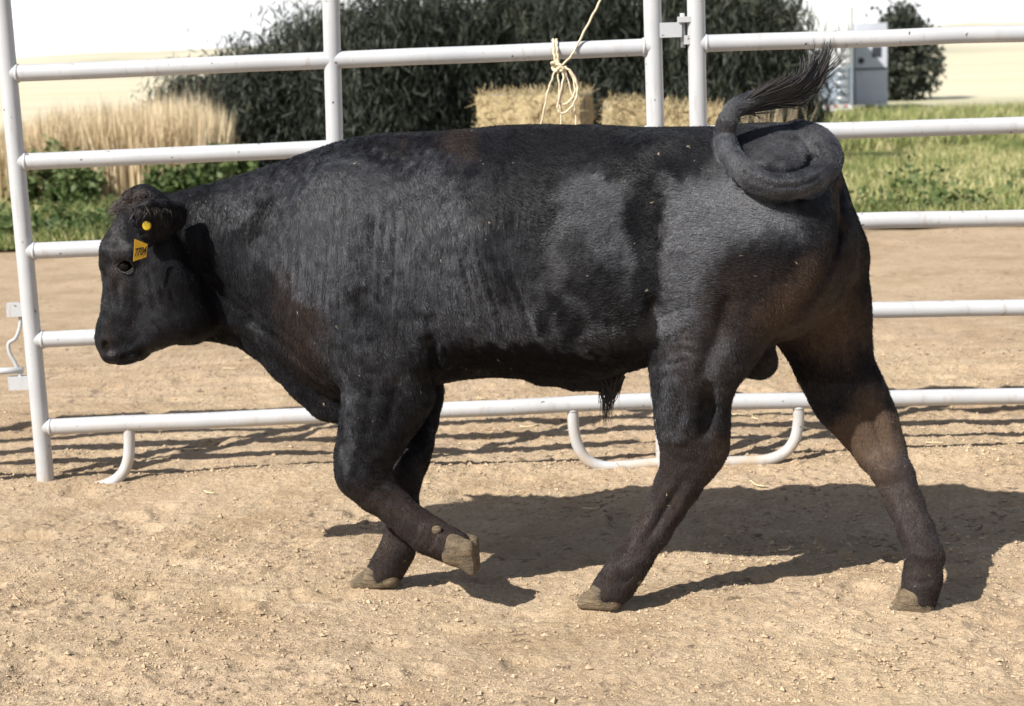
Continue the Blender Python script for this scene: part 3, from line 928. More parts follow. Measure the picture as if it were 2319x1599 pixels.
HV = 0.0062
class Field:
    def __init__(s, lo, hi, h):
        s.lo = np.array(lo); s.h = h
        s.n = np.ceil((np.array(hi) - s.lo) / h).astype(int) + 1
        s.D = np.full(s.n, .2, np.float32)
    def sub(s, lo, hi):
        a = np.clip(np.floor((np.array(lo) - s.lo) / s.h).astype(int), 0, s.n); b = np.clip(np.ceil((np.array(hi) - s.lo) / s.h).astype(int) + 1, 0, s.n)
        sl = tuple(slice(int(x), int(y)) for x, y in zip(a, b))
        ax = [(s.lo[i] + s.h * np.arange(a[i], b[i])).astype(np.float32) for i in range(3)]
        return sl, ax[0][:, None, None], ax[1][None, :, None], ax[2][None, None, :]
    def union(s, sl, d, k):
        a = s.D[sl]
        if k > 0:
            h = np.clip(.5 + .5 * (a - d) / k, 0, 1)
            s.D[sl] = a * (1 - h) + d * h - k * h * (1 - h)
        else: s.D[sl] = np.minimum(a, d)
    def cut(s, sl, d, k):
        a = s.D[sl]; d = -d
        h = np.clip(.5 - .5 * (a - d) / k, 0, 1)
        s.D[sl] = a * (1 - h) + d * h + k * h * (1 - h)
    def seg(s, a, b, ra, rb, fa=1., fb=1., k=.03, op='union'):
        m = max(ra * max(1, fa), rb * max(1, fb)) + k + 3 * s.h
        sl, x, y, z = s.sub(np.minimum(a, b) - m, np.maximum(a, b) + m)
        ab = np.asarray(b) - a; L2 = float(ab @ ab) + 1e-12
        px, py, pz = x - a[0], y - a[1], z - a[2]
        t = np.clip((px * ab[0] + py * ab[1] + pz * ab[2]) / L2, 0, 1)
        r = ra + (rb - ra) * t; f = fa + (fb - fa) * t
        d = np.sqrt((px - ab[0] * t) ** 2 + ((py - ab[1] * t) / f) ** 2 + (pz - ab[2] * t) ** 2) - r
        (s.union if op == 'union' else s.cut)(sl, d.astype(np.float32), k)
    def chain(s, pts, k=.03, op='union', seg_k=None):
        """pts: (photo x, photo y, w, radius in photo px, lateral ratio)"""
        Q = []
        for p in pts:
            q = bp(p[0], p[1], p[2]); Q.append((q, p[3] * bscale(q), p[4] if len(p) > 4 else 1.))
        if len(Q) == 1: s.seg(Q[0][0], Q[0][0] + 1e-5, Q[0][1], Q[0][1], Q[0][2], Q[0][2], k, op)
        for a, b in zip(Q[:-1], Q[1:]): s.seg(a[0], b[0], a[1], b[1], a[2], b[2], seg_k or k, op)
    def ell(s, px, py, w, rx, rz, rw, k=.04, op='union', rot=0.):
        """ellipsoid: rx, rz in photo px along/across (rotated by rot in the picture), rw in metres"""
        c = bp(px, py, w); m = bscale(c); rx, rz = rx * m, rz * m
        M = max(rx, rz) + k + 3 * s.h
        sl, x, y, z = s.sub(c - [M, rw + k + 3 * s.h, M], c + [M, rw + k + 3 * s.h, M])
        x = x - c[0]; y = y - c[1]; z = z - c[2]; cr, sr = math.cos(rot), math.sin(rot)
        X = x * cr - z * sr; Z = x * sr + z * cr
        q = np.sqrt((X / rx) ** 2 + (Z / rz) ** 2 + (y / rw) ** 2)
        g = np.sqrt((X / rx ** 2) ** 2 + (Z / rz ** 2) ** 2 + (y / rw ** 2) ** 2) + 1e-6
        d = np.clip(q * (q - 1) / g, -min(rx, rz, rw), 1)
        (s.union if op == 'union' else s.cut)(sl, d.astype(np.float32), k)
    def loft(s, top, bot, wid, k=.03, n=2.25):
        T = np.array([bp(x, y) for x, y in top]); B = np.array([bp(x, y) for x, y in bot])
        Wd = np.array([(bp(x, (np.interp(x, [p[0] for p in top], [p[1] for p in top]) + np.interp(x, [p[0] for p in bot], [p[1] for p in bot])) / 2)[0], w, c) for x, w, c in wid])
        u0, u1 = max(T[0][0], B[0][0]), min(T[-1][0], B[-1][0])
        sl, x, y, z = s.sub((u0 - .08, -.5, .3), (u1 + .08, .5, 1.6))
        xx = x[:, 0, 0]
        def sm(X, Yv):   # smooth interpolation
            f = np.linspace(X[0], X[-1], 240); g = np.interp(f, X, Yv)
            kk = np.hanning(13); kk /= kk.sum()
            g2 = np.convolve(np.pad(g, 6, mode='edge'), kk, 'valid'); return np.interp(xx, f, g2)
        t = sm(T[:, 0], T[:, 2])[:, None, None]; b = sm(B[:, 0], B[:, 2])[:, None, None]
        w = sm(Wd[:, 0], Wd[:, 1])[:, None, None]; cc = sm(Wd[:, 0], Wd[:, 2])[:, None, None]
        H = np.maximum((t - b) / 2, .01); v = (z - (t + b) / 2) / H
        we = w * (1 - cc * np.clip(v, 0, 1) ** 2 - .10 * np.clip(-v, 0, 1) ** 2)
        r = (np.abs(y / np.maximum(we, .01)) ** n + np.abs(v) ** n) ** (1 / n)
        d = (r - 1) * np.minimum(we, H)
        e = np.maximum(u0 - x, x - u1)
        d = np.where(e > 0, np.sqrt(np.maximum(d, 0) ** 2 + e ** 2) + np.minimum(d, 0) * 0, d)
        s.union(sl, d.astype(np.float32), k)

def surf(px, py, fld=None, w0=-.46, default=-.2):
    """w of the near surface of the field at a photo point"""
    f = fld or B
    for w in np.arange(w0, .25, .003):
        i = np.round((bp(px, py, w) - f.lo) / f.h).astype(int)
        if (i < 0).any() or (i >= f.n).any(): continue
        if f.D[tuple(i)] < 0: return w
    return default

def surface_nets(D, lo, h):
    n = np.array(D.shape); I = D < 0
    c = [(i, j, k) for i in (0, 1) for j in (0, 1) for k in (0, 1)]
    cnt = np.zeros(n - 1, np.int8)
    for i, j, k in c: cnt += I[i:n[0] - 1 + i, j:n[1] - 1 + j, k:n[2] - 1 + k]
    act = np.argwhere((cnt > 0) & (cnt < 8))
    vid = np.full(n - 1, -1, np.int32); vid[act[:, 0], act[:, 1], act[:, 2]] = np.arange(len(act))
    val = np.stack([D[act[:, 0] + i, act[:, 1] + j, act[:, 2] + k] for i, j, k in c], 1)
    P = np.zeros((len(act), 3)); m = np.zeros(len(act))
    for a in range(8):
        for b in range(a + 1, 8):
            if sum(abs(x - y) for x, y in zip(c[a], c[b])) != 1: continue
            va, vb = val[:, a], val[:, b]; x = (va < 0) != (vb < 0)
            t = np.where(x, va / np.where(x, va - vb, 1), 0)
            P += np.where(x[:, None], np.array(c[a]) + t[:, None] * (np.array(c[b]) - np.array(c[a])), 0); m += x
    V = (act + P / m[:, None]) * h + lo
    Fs = []
    for ax in range(3):
        o = [q for q in range(3) if q != ax]
        s0 = [slice(None)] * 3; s1 = [slice(None)] * 3
        s0[ax] = slice(0, -1); s1[ax] = slice(1, None)
        A = I[tuple(s0)]; B = I[tuple(s1)]
        e = np.argwhere(A != B)
        e = e[(e[:, o[0]] > 0) & (e[:, o[1]] > 0) & (e[:, o[0]] < n[o[0]] - 1) & (e[:, o[1]] < n[o[1]] - 1)]
        ins = A[e[:, 0], e[:, 1], e[:, 2]]
        q = []
        for da, db in ((-1, -1), (0, -1), (0, 0), (-1, 0)):
            f = e.copy(); f[:, o[0]] += da; f[:, o[1]] += db
            q.append(vid[f[:, 0], f[:, 1], f[:, 2]])
        q = np.stack(q, 1)
        flip = ins if ax != 1 else ~ins
        q[~flip] = q[~flip][:, ::-1]
        Fs.append(q)
    return V, np.concatenate(Fs)

def relax(V, F, it=2, lam=.5):
    E = np.concatenate([F[:, [0, 1]], F[:, [1, 2]], F[:, [2, 3]], F[:, [3, 0]]])
    for i in range(it):
        for l in (lam, -lam * 1.04):
            A = np.zeros_like(V); c = np.zeros(len(V))
            for a, b in ((0, 1), (1, 0)):
                for q in range(3): A[:, q] += np.bincount(E[:, a], V[E[:, b], q], len(V))
                c += np.bincount(E[:, a], minlength=len(V))
            V = V + l * (A / c[:, None] - V)
    return V
def normals(V, F):
    n = np.cross(V[F[:, 2]] - V[F[:, 0]], V[F[:, 3]] - V[F[:, 1]])
    N = np.zeros_like(V)
    for q in range(3):
        for j in range(4): N[:, q] += np.bincount(F[:, j], n[:, q], len(V))
    return N / (np.linalg.norm(N, axis=1)[:, None] + 1e-12)

lo = np.minimum(bp(190, 900, -.4), bp(190, 900, 0)); hi = bp(2190, 400, 0)
B = Field((lo[0] - .02, -.47, -.05), (hi[0] + .02, .47, 1.50), HV)

top = [(385, 440), (420, 432), (470, 419), (520, 405), (600, 379), (680, 351), (740, 328), (800, 312), (860, 304), (920, 302), (1000, 300), (1060, 294), (1120, 287), (1200, 284), (1300, 286), (1400, 286), (1470, 290), (1550, 290), (1620, 286), (1700, 280), (1780, 277), (1830, 284), (1870, 318), (1900, 372), (1928, 450), (1944, 540)]
bot = [(385, 690), (430, 735), (480, 746), (520, 752), (560, 764), (600, 784), (640, 818), (680, 852), (730, 884), (780, 902), (840, 905), (920, 890), (990, 868), (1060, 852), (1130, 846), (1220, 852), (1300, 854), (1380, 850), (1440, 836), (1500, 815), (1570, 800), (1650, 790), (1740, 778), (1800, 765), (1850, 740), (1900, 690), (1944, 620)]
wid = [(385, .095, .1), (430, .10, .1), (480, .112, .15), (540, .140, .25), (600, .170, .3), (660, .200, .35), (720, .235, .4), (790, .272, .42), (860, .295, .42), (940, .300, .38), (1020, .315, .32), (1120, .345, .26), (1220, .362, .22), (1320, .366, .2), (1420, .350, .16), (1500, .320, .12), (1570, .295, .10), (1640, .280, .10), (1720, .265, .12), (1800, .235, .16), (1860, .195, .2), (1910, .140, .2), (1944, .075, .2)]
B.loft(top, bot, wid, .0)
# ---- shoulder, ribs, flank, rump
B.ell(800, 610, -.20, 130, 235, .095, .10, rot=R(-12)); B.ell(800, 610, .20, 130, 235, .095, .10, rot=R(-12))
B.ell(850, 780, -.225, 125, 105, .10, .06, rot=R(20)); B.ell(860, 790, .215, 110, 100, .09, .06)
B.ell(720, 745, -.16, 75, 110, .09, .06, rot=R(-30))
B.ell(960, 720, -.24, 90, 130, .07, .06)
B.ell(1510, 358, -.19, 70, 40, .05, .12); B.ell(1510, 358, .19, 70, 40, .05, .12)       # hooks
B.ell(1445, 480, -.365, 85, 130, .035, .08, op='cut', rot=R(-12))                        # flank hollow
B.ell(1690, 560, -.175, 195, 205, .125, .08); B.ell(1770, 560, .16, 175, 210, .13, .08)      # hams
B.ell(1600, 720, -.205, 110, 150, .085, .06, rot=R(-15))                                    # stifle
B.ell(1540, 770, -.20, 62, 85, .07, .05)
# brisket fold and dewlap
B.chain([(440, 748, 0, 22, .9), (520, 742, 0, 26, .9), (590, 772, 0, 30, .9), (650, 822, 0, 36, 1.), (700, 866, 0, 40, 1.1), (745, 905, 0, 40, 1.2), (785, 920, 0, 40, 1.4)], .04)
# ---- sheath, scrotum
B.chain([(1230, 832, 0, 40, .8), (1310, 838, 0, 40, .7), (1365, 848, 0, 32, .7), (1382, 868, 0, 20, .8)], .04)
B.chain([(1715, 760, .0, 34, 1.2), (1712, 812, 0, 42, 1.2)], .03); B.chain([(1722, 820, -.035, 38, .9)], .02); B.chain([(1702, 818, .04, 38, .9)], .02)

# ---- legs
wl = {}
W_NH = w_on_ground(1368, 1378); W_FH = w_on_ground(2072, 1388); W_FF = w_on_ground(850, 1328)
print('leg w', W_NH, W_FH, W_FF)
# near hind
B.chain([(1650, 640, -.17, 150, .62), (1600, 760, -.185, 112, .66), (1572, 840, -.175, 90, .70), (1566, 900, -.16, 78, .68), (1567, 960, -.145, 74, .60), (1572, 1010, -.13, 67, .58), (1560, 1048, -.12, 60, .62)], .045)
B.chain([(1612, 955, -.14, 34, .6), (1617, 1010, -.13, 27, .8), (1608, 1035, -.125, 26, .85)], .022)          # point of hock
B.chain([(1560, 1048, -.12, 58, .62), (1536, 1098, -.105, 50, .72), (1508, 1150, -.095, 43, .74), (1478, 1204, lerp(-.09, W_NH, .4), 40, .74), (1440, 1258, lerp(-.09, W_NH, .7), 39, .80), (1418, 1290, W_NH, 41, .95), (1396, 1322, W_NH, 40, 1.05), (1376, 1342, W_NH, 38, 1.2)], .02)
# far hind
B.chain([(1850, 600, .13, 112, .9), (1858, 700, .135, 104, .8), (1872, 770, .13, 88, .72), (1893, 840, .12, 76, .68), (1927, 905, .115, 74, .62), (1962, 962, .11, 68, .55)], .05)
B.chain([(1998, 935, .11, 28, .8), (2008, 985, .105, 25, .9), (2012, 1030, .10, 24, .9)], .022)
B.chain([(1962, 962, .11, 64, .55), (1994, 1022, .10, 54, .62), (2024, 1078, lerp(.1, W_FH, .3), 43, .70), (2050, 1140, lerp(.1, W_FH, .5), 38, .74), (2076, 1205, lerp(.1, W_FH, .8), 38, .80), (2093, 1258, W_FH, 41, .92), (2088, 1310, W_FH, 41, 1.0), (2082, 1350, W_FH, 41, 1.15)], .02)
# near fore (lifted)
WN = -.185
B.chain([(880, 800, -.20, 125, .62), (882, 880, -.205, 100, .66), (862, 940, -.20, 80, .72), (841, 990, -.195, 70, .74), (822, 1035, WN, 60, .78), (822, 1075, WN, 55, .85), (848, 1115, WN, 43, .80)], .035)
B.chain([(822, 1062, WN, 52, .88), (855, 1116, WN, 43, .78), (895, 1150, WN, 39, .76), (935, 1185, WN, 39, .78), (972, 1213, WN, 41, .92), (1005, 1230, WN, 37, 1.0), (1032, 1240, WN, 38, 1.15)], .02)
# far fore (standing)
WF = W_FF
B.chain([(915, 800, .17, 95, .7), (935, 890, .165, 68, .72), (938, 950, .16, 52, .8), (930, 1000, lerp(.16, WF, .4), 49, .85), (921, 1042, lerp(.16, WF, .6), 48, .88), (916, 1085, lerp(.16, WF, .8), 36, .86), (914, 1150, WF, 31, .85), (907, 1205, WF, 31, .9), (900, 1245, WF, 37, 1.0), (882, 1278, WF, 36, 1.05), (866, 1298, WF, 36, 1.2)], .025)
# ---- head, carried a little towards the viewer
HW = -.085; HD = -.050
B.chain([(330, 484, HW, 54, 1.30), (315, 560, HW, 72, 1.12), (308, 620, HW, 70, 1.06), (296, 690, HW, 60, 1.02), (276, 750, HW, 52, 1.18), (271, 772, HW, 48, 1.30)], .02)
B.chain([(380, 560, HW, 82, .98), (402, 640, HW, 86, .98), (412, 694, HW, 84, .90), (352, 736, HW, 52, .9), (302, 778, HW, 36, 1.1)], .025)
B.chain([(436, 712, -.06, 60, .8), (470, 706, -.03, 44, .8)], .03)
B.chain([(270, 562, HW, 24, 3.3), (262, 590, HW, 17, 3.6)], .03)                     # brow
B.chain([(270, 574, -.140 + HD, 18), (292, 577, -.135 + HD, 18)], .02)                # orbit rim
B.chain([(262, 618, -.118 + HD, 14), (258, 660, -.100 + HD, 12)], .02)                # bone below the eye
B.chain([(248, 772, HW - .035, 26, 1.1), (248, 772, HW + .035, 26, 1.1)], .02)        # nostril wings
B.chain([(262, 800, HW, 22, 2.5), (286, 797, HW, 22, 2.4), (314, 790, HW, 22, 2.2)], .015)   # lips, chin
B.chain([(322, 452, HW + .02, 32, 1.9)], .03)                                         # poll
B.chain([(316, 799, HW, 15, 2.2)], .008)
sw_ = surf(284, 602); B.chain([(284, 603, sw_ - .004, 15)], .012, 'cut'); EYE_W = sw_ + .002
B.chain([(266, 640, surf(266, 640) - .001, 4), (270, 690, surf(270, 690) - .001, 3)], .012, 'cut')
n1, n2, n3 = surf(241, 778), surf(246, 792), surf(258, 800)
B.chain([(239, 780, n1 + .002, 8), (245, 793, n2 + .004, 9), (256, 797, n3 + .002, 4)], .006, 'cut')   # nostril
m1, m2 = surf(290, 800), surf(322, 790)
B.chain([(268, 812, surf(268, 811), 2), (290, 803, m1, 2.2), (322, 793, m2, 2)], .010, 'cut')          # mouth line
# groove between jaw and neck
for x, y, r in ((410, 520, 16), (440, 590, 18), (468, 650, 16)):
    pass
B.chain([(398, 500, surf(398, 500) - .01, 14), (446, 590, surf(446, 590) - .005, 16), (482, 660, surf(482, 660) - .002, 14), (505, 715, surf(505, 715), 10)], .04, 'cut')
# ear, turned out to the viewer with its hollow side down
for j in range(6):
    f = j / 5
    B.chain([(404, lerp(474, 500, f), lerp(-.125, -.114, f) + HD * .8, 15), (374, lerp(466, 528, f), lerp(-.190, -.142, f) + HD, 13), (336, lerp(462, 546, f), lerp(-.236, -.168, f) + HD, 11),
             (lerp(294, 318, f) + 14 * (abs(f - .4) * 1.6) ** 2, lerp(472, 552, f), lerp(-.246, -.180, f) + HD, 7)], .012)
B.chain([(392, 472, .06 + HD, 26, .7), (372, 470, .12 + HD, 34, .42), (362, 478, .17 + HD, 30, .30), (355, 490, .2 + HD, 14, .3)], .012)
# ---- tail: out of the tail head, a full curl on the near hip, then up
def tail_w(x, y, r, dflt):
    v = surf(x, y, default=9)
    return dflt if v > 1 else v - r * .00125 * .95
TAIL = [(1806, 316, .0, 46), (1850, 326, -.07, 40), (1874, 358, min(-.13, tail_w(1874, 358, 36, -.15)), 35)]
for x, y, r in ((1856, 396, 32), (1812, 418, 30), (1755, 421, 29), (1702, 403, 28), (1662, 363, 27), (1643, 318, 25)):
    TAIL.append((x, y, tail_w(x, y, r, -.25), r))
wl_ = TAIL[-1][2]
TAIL += [(1647, 275, wl_ - .005, 22), (1669, 243, wl_ + .01, 20), (1705, 224, wl_ + .03, 16), (1745, 212, wl_ + .05, 12), (1785, 196, wl_ + .06, 7)]
print('tail', [round(q[2], 3) for q in TAIL])
tp = spline(np.array(TAIL, float), 4)
B.chain([tuple(q) for q in tp], .004)
lc = np.array([1762, 352.])
inner = []
for q in TAIL[2:9]:
    v = np.array(q[:2]) - lc; l = np.linalg.norm(v); inner.append(lc + v * (1 - (q[3] + 3) / l))
inner = spline(np.array(inner), 4)
outer = spline(np.array([lc + (np.array(q[:2]) - lc) * (1 + (q[3] + 4) / np.linalg.norm(np.array(q[:2]) - lc)) for q in TAIL[3:8]]), 4)
B.chain([(x, y, surf(x, y) + .003, 6) for x, y in outer], .010, 'cut')
# ---- creases
def crease(P, r, k=.025, dep=.0):
    B.chain([(x, y, surf(x, y) + dep, r) for x, y in P], k, 'cut')
crease([(1474, 690), (1478, 740), (1482, 790), (1484, 825)], 8)
crease([(975, 770), (984, 815), (990, 868)], 9)
crease([(1908, 440), (1906, 520), (1886, 610), (1835, 690), (1775, 750)], 8, .03)
crease([(1645, 690), (1610, 790), (1590, 850)], 5, .05)
crease([(1606, 880), (1606, 930), (1596, 980)], 9, .03)
crease([(392, 462), (470, 600), (560, 730), (650, 800), (720, 856)], 4, .03)

V, F = surface_nets(B.D, B.lo, B.h)
V = relax(V, F, 5, .55)
N = normals(V, F)
PX, PY, _ = project(to_w(V))
near = np.clip(-N[:, 1] * 2 + .3, 0, 1) * ((V[:, 1] < .02) | ((V[:, 2] < .62) & (PX > 1750)))
def dist_poly(P):
    P = np.array(P, float); d = np.full(len(PX), 1e9); tt = np.zeros(len(PX))
    L = 0; tot = np.linalg.norm(np.diff(P, axis=0), axis=1).sum()
    for a, b in zip(P[:-1], P[1:]):
        ab = b - a; l = np.linalg.norm(ab)
        t = np.clip(((PX - a[0]) * ab[0] + (PY - a[1]) * ab[1]) / (l * l), 0, 1)
        q = np.hypot(PX - a[0] - ab[0] * t, PY - a[1] - ab[1] * t)
        m = q < d; d[m] = q[m]; tt[m] = (L + t[m] * l) / tot; L += l
    return d, tt
dis = np.zeros(len(V))
def stroke(P, amp, sig, taper=True):
    """raise (amp > 0, metres) or press in the near side along a photo polyline"""
    global dis
    d, t = dist_poly(P)
    e = np.exp(-(d / sig) ** 2)
    if taper: e = e * np.sin(np.clip(t * math.pi, .05, math.pi - .05)) ** .6
    dis += amp * e * near
# muscle relief
stroke([(690, 430), (680, 560), (690, 720)], -.005, 60); stroke([(930, 400), (955, 560), (940, 700)], -.008, 60)
stroke([(760, 420), (790, 560), (800, 720)], .008, 40)
stroke([(1160, 400), (1190, 520), (1150, 640)], -.006, 45)
stroke([(1440, 400), (1455, 520), (1430, 660)], -.012, 60)
stroke([(1500, 420), (1540, 560), (1520, 680)], .010, 40)
stroke([(1600, 870), (1604, 930), (1592, 985)], -.020, 20); stroke([(1560, 930), (1530, 1000), (1520, 1060)], .004, 14)
stroke([(1530, 1110), (1480, 1200), (1440, 1260)], -.004, 9); stroke([(1560, 1110), (1510, 1200)], .003, 10)
stroke([(1900, 420), (1905, 500), (1880, 610), (1790, 730), (1745, 775)], -.012, 16, False)
stroke([(1690, 700), (1620, 780), (1600, 860)], -.008, 30)
# neck and jowl folds
for P, a, s_ in (([(395, 520), (450, 620), (520, 690), (620, 770), (720, 850)], -.014, 12), ([(430, 560), (520, 660), (620, 740), (700, 800)], -.009, 9),
                 ([(640, 600), (660, 700), (720, 790), (770, 850)], -.009, 12), ([(560, 470), (575, 560), (600, 640)], -.004, 12),
                 ([(330, 610), (345, 680), (375, 730)], -.007, 7), ([(350, 610), (368, 680), (400, 725)], -.008, 7), ([(372, 620), (392, 685), (420, 725)], -.007, 7),
                 ([(405, 560), (440, 640), (470, 700)], -.006, 12),
                 ([(250, 620), (262, 650), (268, 690)], -.004, 7), ([(300, 560), (318, 590), (322, 620)], -.003, 6),
                 ([(300, 740), (310, 760), (300, 785)], -.004, 8)): stroke(P, a, s_)
# rib and elbow skin folds
g = np.random.default_rng(5)
for i in range(15):
    x = 955 + i * 15 + g.uniform(-6, 6); y0 = 500 + g.uniform(-60, 60)
    stroke([(x - 25, y0), (x + 5, y0 + 110), (x + 45, y0 + 240 + g.uniform(-30, 30))], -g.uniform(.004, .010), g.uniform(5, 8.5))
for i in range(16):
    x = 640 + i * 17 + g.uniform(-6, 6); y0 = 385 + g.uniform(-40, 160)
    stroke([(x + 8, y0), (x, y0 + 120), (x - 6, y0 + 240)], -g.uniform(.003, .0075), g.uniform(5, 8))
for P, a, s_ in (([(990, 770), (975, 800), (985, 850)], -.008, 8), ([(965, 780), (955, 805)], -.006, 7), ([(1010, 780), (1005, 820)], -.005, 7)): stroke(P, a, s_)
# wrinkles at stifle and behind the knee
for i in range(13):
    y = 690 + i * 14; stroke([(1482 + g.uniform(-6, 6), y), (1525 + g.uniform(-10, 20), y - 14 + g.uniform(-10, 10)), (1560 + g.uniform(-10, 40), y + g.uniform(-30, 30))], g.uniform(-.007, .004), 7)
for i in range(6): stroke([(885 - i * 3, 1040 + i * 14), (855, 1046 + i * 13), (838, 1050 + i * 12)], -.003, 4)
for i in range(4): stroke([(955 + i * 12, 1175 + i * 8), (948 + i * 12, 1205 + i * 8), (930 + i * 12, 1235 + i * 4)], -.0025, 4)
# tail: the line where it lies on the rump, the hollow at its root, ridges along the curl
stroke([tuple(q) for q in inner], -.013, 7, False); stroke([(1842, 318), (1850, 345), (1846, 378)], -.020, 13); stroke([(1812, 318), (1824, 345), (1826, 372)], .008, 9)
# a groove along it
stroke([(q[0], q[1] + 4) for q in TAIL[3:9]], -.0035, 4, False); stroke([(q[0] + 6, q[1] - 10) for q in TAIL[3:8]], .002, 6, False)
for i in range(22):
    q = tp[8 + i]; a = g.uniform(0, 6.28); stroke([(q[0] - 16 * math.cos(a), q[1] - 16 * math.sin(a)), (q[0], q[1]), (q[0] + 16 * math.cos(a + .6), q[1] + 16 * math.sin(a + .6))], -.0016, 3.5)
# legs: tendons, joints
for P, a, s_ in (
        ([(790, 870), (800, 950), (795, 1010)], .006, 16), ([(840, 880), (835, 950), (820, 1010)], -.006, 12), ([(905, 850), (885, 930), (865, 990)], -.005, 12), ([(880, 830), (860, 900), (850, 960)], .005, 16),
        ([(775, 1020), (782, 1060), (800, 1098)], .006, 14), ([(800, 1030), (806, 1060), (822, 1090)], -.004, 7), ([(850, 1095), (890, 1132), (950, 1183)], -.005, 7), ([(835, 1112), (880, 1152), (935, 1200)], .003, 7), ([(862, 1092), (905, 1128), (960, 1178)], .003, 6),
        ([(960, 1190), (952, 1216), (940, 1236)], .004, 9), ([(985, 1205), (975, 1230), (968, 1250)], -.004, 6),
        ([(1520, 860), (1510, 940), (1515, 1010)], .006, 14), ([(1545, 880), (1540, 950), (1530, 1010)], -.006, 10), ([(1500, 985), (1530, 1000), (1560, 990)], .004, 10),
        ([(1520, 1030), (1545, 1050), (1590, 1040)], -.004, 10), ([(1555, 1075), (1510, 1150), (1465, 1225)], -.006, 8), ([(1580, 1080), (1532, 1160), (1485, 1230)], .004, 7), ([(1530, 1075), (1482, 1160), (1440, 1230)], .004, 8),
        ([(1450, 1262), (1425, 1285), (1400, 1290)], .005, 10), ([(1440, 1300), (1415, 1320), (1380, 1320)], -.004, 6),
        ([(1958, 895), (1980, 960), (2000, 1010), (2012, 1060)], -.010, 9), ([(1990, 900), (2012, 960), (2022, 1010)], .007, 10), ([(1925, 930), (1950, 985), (1970, 1030)], .004, 14),
        ([(1935, 1010), (1975, 1050), (2030, 1070)], .005, 12), ([(1965, 1095), (2010, 1100), (2055, 1090)], -.005, 9), ([(2035, 1100), (2062, 1160), (2085, 1220)], -.005, 8), ([(2018, 1110), (2040, 1170), (2062, 1230)], .004, 8), ([(2060, 1105), (2082, 1160), (2105, 1215)], .004, 7),
        ([(2060, 1250), (2090, 1262), (2120, 1255)], .005, 10), ([(2050, 1310), (2085, 1322), (2120, 1312)], -.005, 7)): stroke(P, a, s_)
# ragged poll, lumpy flank
lum = noise3(V[:, 0] * 9, V[:, 1] * 9, V[:, 2] * 9); lum2 = noise3(V[:, 0] * 26, V[:, 1] * 26, V[:, 2] * 26)
body = np.exp(-((PX - 1330) / 300) ** 2 - ((PY - 640) / 160) ** 2)
dis += .006 * lum * (.35 + body) + .0012 * lum2 * (.6 + body)
pol = np.exp(-((PX - 300) / 45) ** 2 - ((PY - 450) / 32) ** 2)
dis += .006 * lum2 * pol
V = V + N * dis[:, None]
V = relax(V, F, 1, .4)
# ---- coat: colour masks for brown, tan and dusty hair, sun sheen painted in
sgx = 16 * noise3(V[:, 0] * 120, V[:, 1] * 60, V[:, 2] * 14 + V[:, 0] * 6)
wx = PX + 26 * noise3(V[:, 0] * 7, V[:, 1] * 7, V[:, 2] * 7) + 12 * noise3(V[:, 0] * 22, V[:, 1] * 22, V[:, 2] * 22) + 5 * noise3(V[:, 0] * 70, V[:, 1] * 70, V[:, 2] * 70)
wy = PY + sgx * 1.3 + 26 * noise3(V[:, 0] * 7 + 9, V[:, 1] * 7, V[:, 2] * 7) + 12 * noise3(V[:, 0] * 22 + 9, V[:, 1] * 22, V[:, 2] * 22) + 6 * noise3(V[:, 0] * 70 + 4, V[:, 1] * 70, V[:, 2] * 30)
def blob(cx, cy, rx, ry, rot=0, hard=2.0):
    c, s_ = math.cos(R(rot)), math.sin(R(rot))
    a = (wx - cx) * c + (wy - cy) * s_; b_ = -(wx - cx) * s_ + (wy - cy) * c
    q = np.sqrt((a / rx) ** 2 + (b_ / ry) ** 2)
    v = np.clip((1.0 + 1 / hard - q) * hard / 2 + .0, 0, 1)
    return v * v * (3 - 2 * v)
br = np.zeros(len(V)); du = np.full(len(V), .14); tan = np.zeros(len(V))
leg = np.clip((np.where(PX < 1120, .40, .56) - V[:, 2]) / .10, 0, 1)
br = np.maximum(br, leg * .85)
def addb(v, a):
    global br; br = np.maximum(br, v * a)
addb(blob(1640, 720, 120, 70, -35, 1.2), .75); addb(blob(1790, 690, 110, 60, -45, 1.2), 1.); addb(blob(1880, 740, 90, 60, 0, 1.), 1.)
addb(blob(1580, 810, 70, 90, 0, 1.2), .6); addb(blob(1900, 800, 70, 90, 20, 1), .7)
addb(blob(680, 740, 36, 120, -22, 1.5), .75); addb(blob(1045, 325, 42, 36, 0, 2), .6); addb(blob(912, 330, 12, 9, 0, 2), .9)
addb(blob(295, 455, 40, 25, 0, 1.5), .7); addb(blob(262, 520, 20, 60, 0, 1.2), .35); addb(blob(262, 620, 20, 50, 0, 1.2), .5); addb(blob(243, 770, 15, 22, 0, 1.5), .4)
addb(blob(1912, 450, 12, 90, 3, 1.5), .8)
addb(blob(1960, 1000, 75, 95, 10, 1.5) * (V[:, 1] > -.05), 1.0)
def addd(v, a):
    global du; du = du * (1 - v) + a * v
def addt(v, a):
    global tan; tan = np.maximum(tan, v * a)
addt(blob(1800, 700, 95, 40, -48, 1.0), .6); addt(blob(1890, 745, 85, 50, -10, 1.0), .85); addt(blob(1930, 620, 25, 90, 0, 1.), .35); addt(blob(1913, 450, 8, 80, 3, 1.5), .6)
addt(blob(1960, 985, 70, 95, 10, 2) * (V[:, 1] > -.05), .95); addt(blob(1625, 1025, 30, 45, 20, 1.5), .3); addt(blob(2000, 1090, 40, 60, -20, 1.), .3)  # far hock: tan hair with its patch of sun painted in
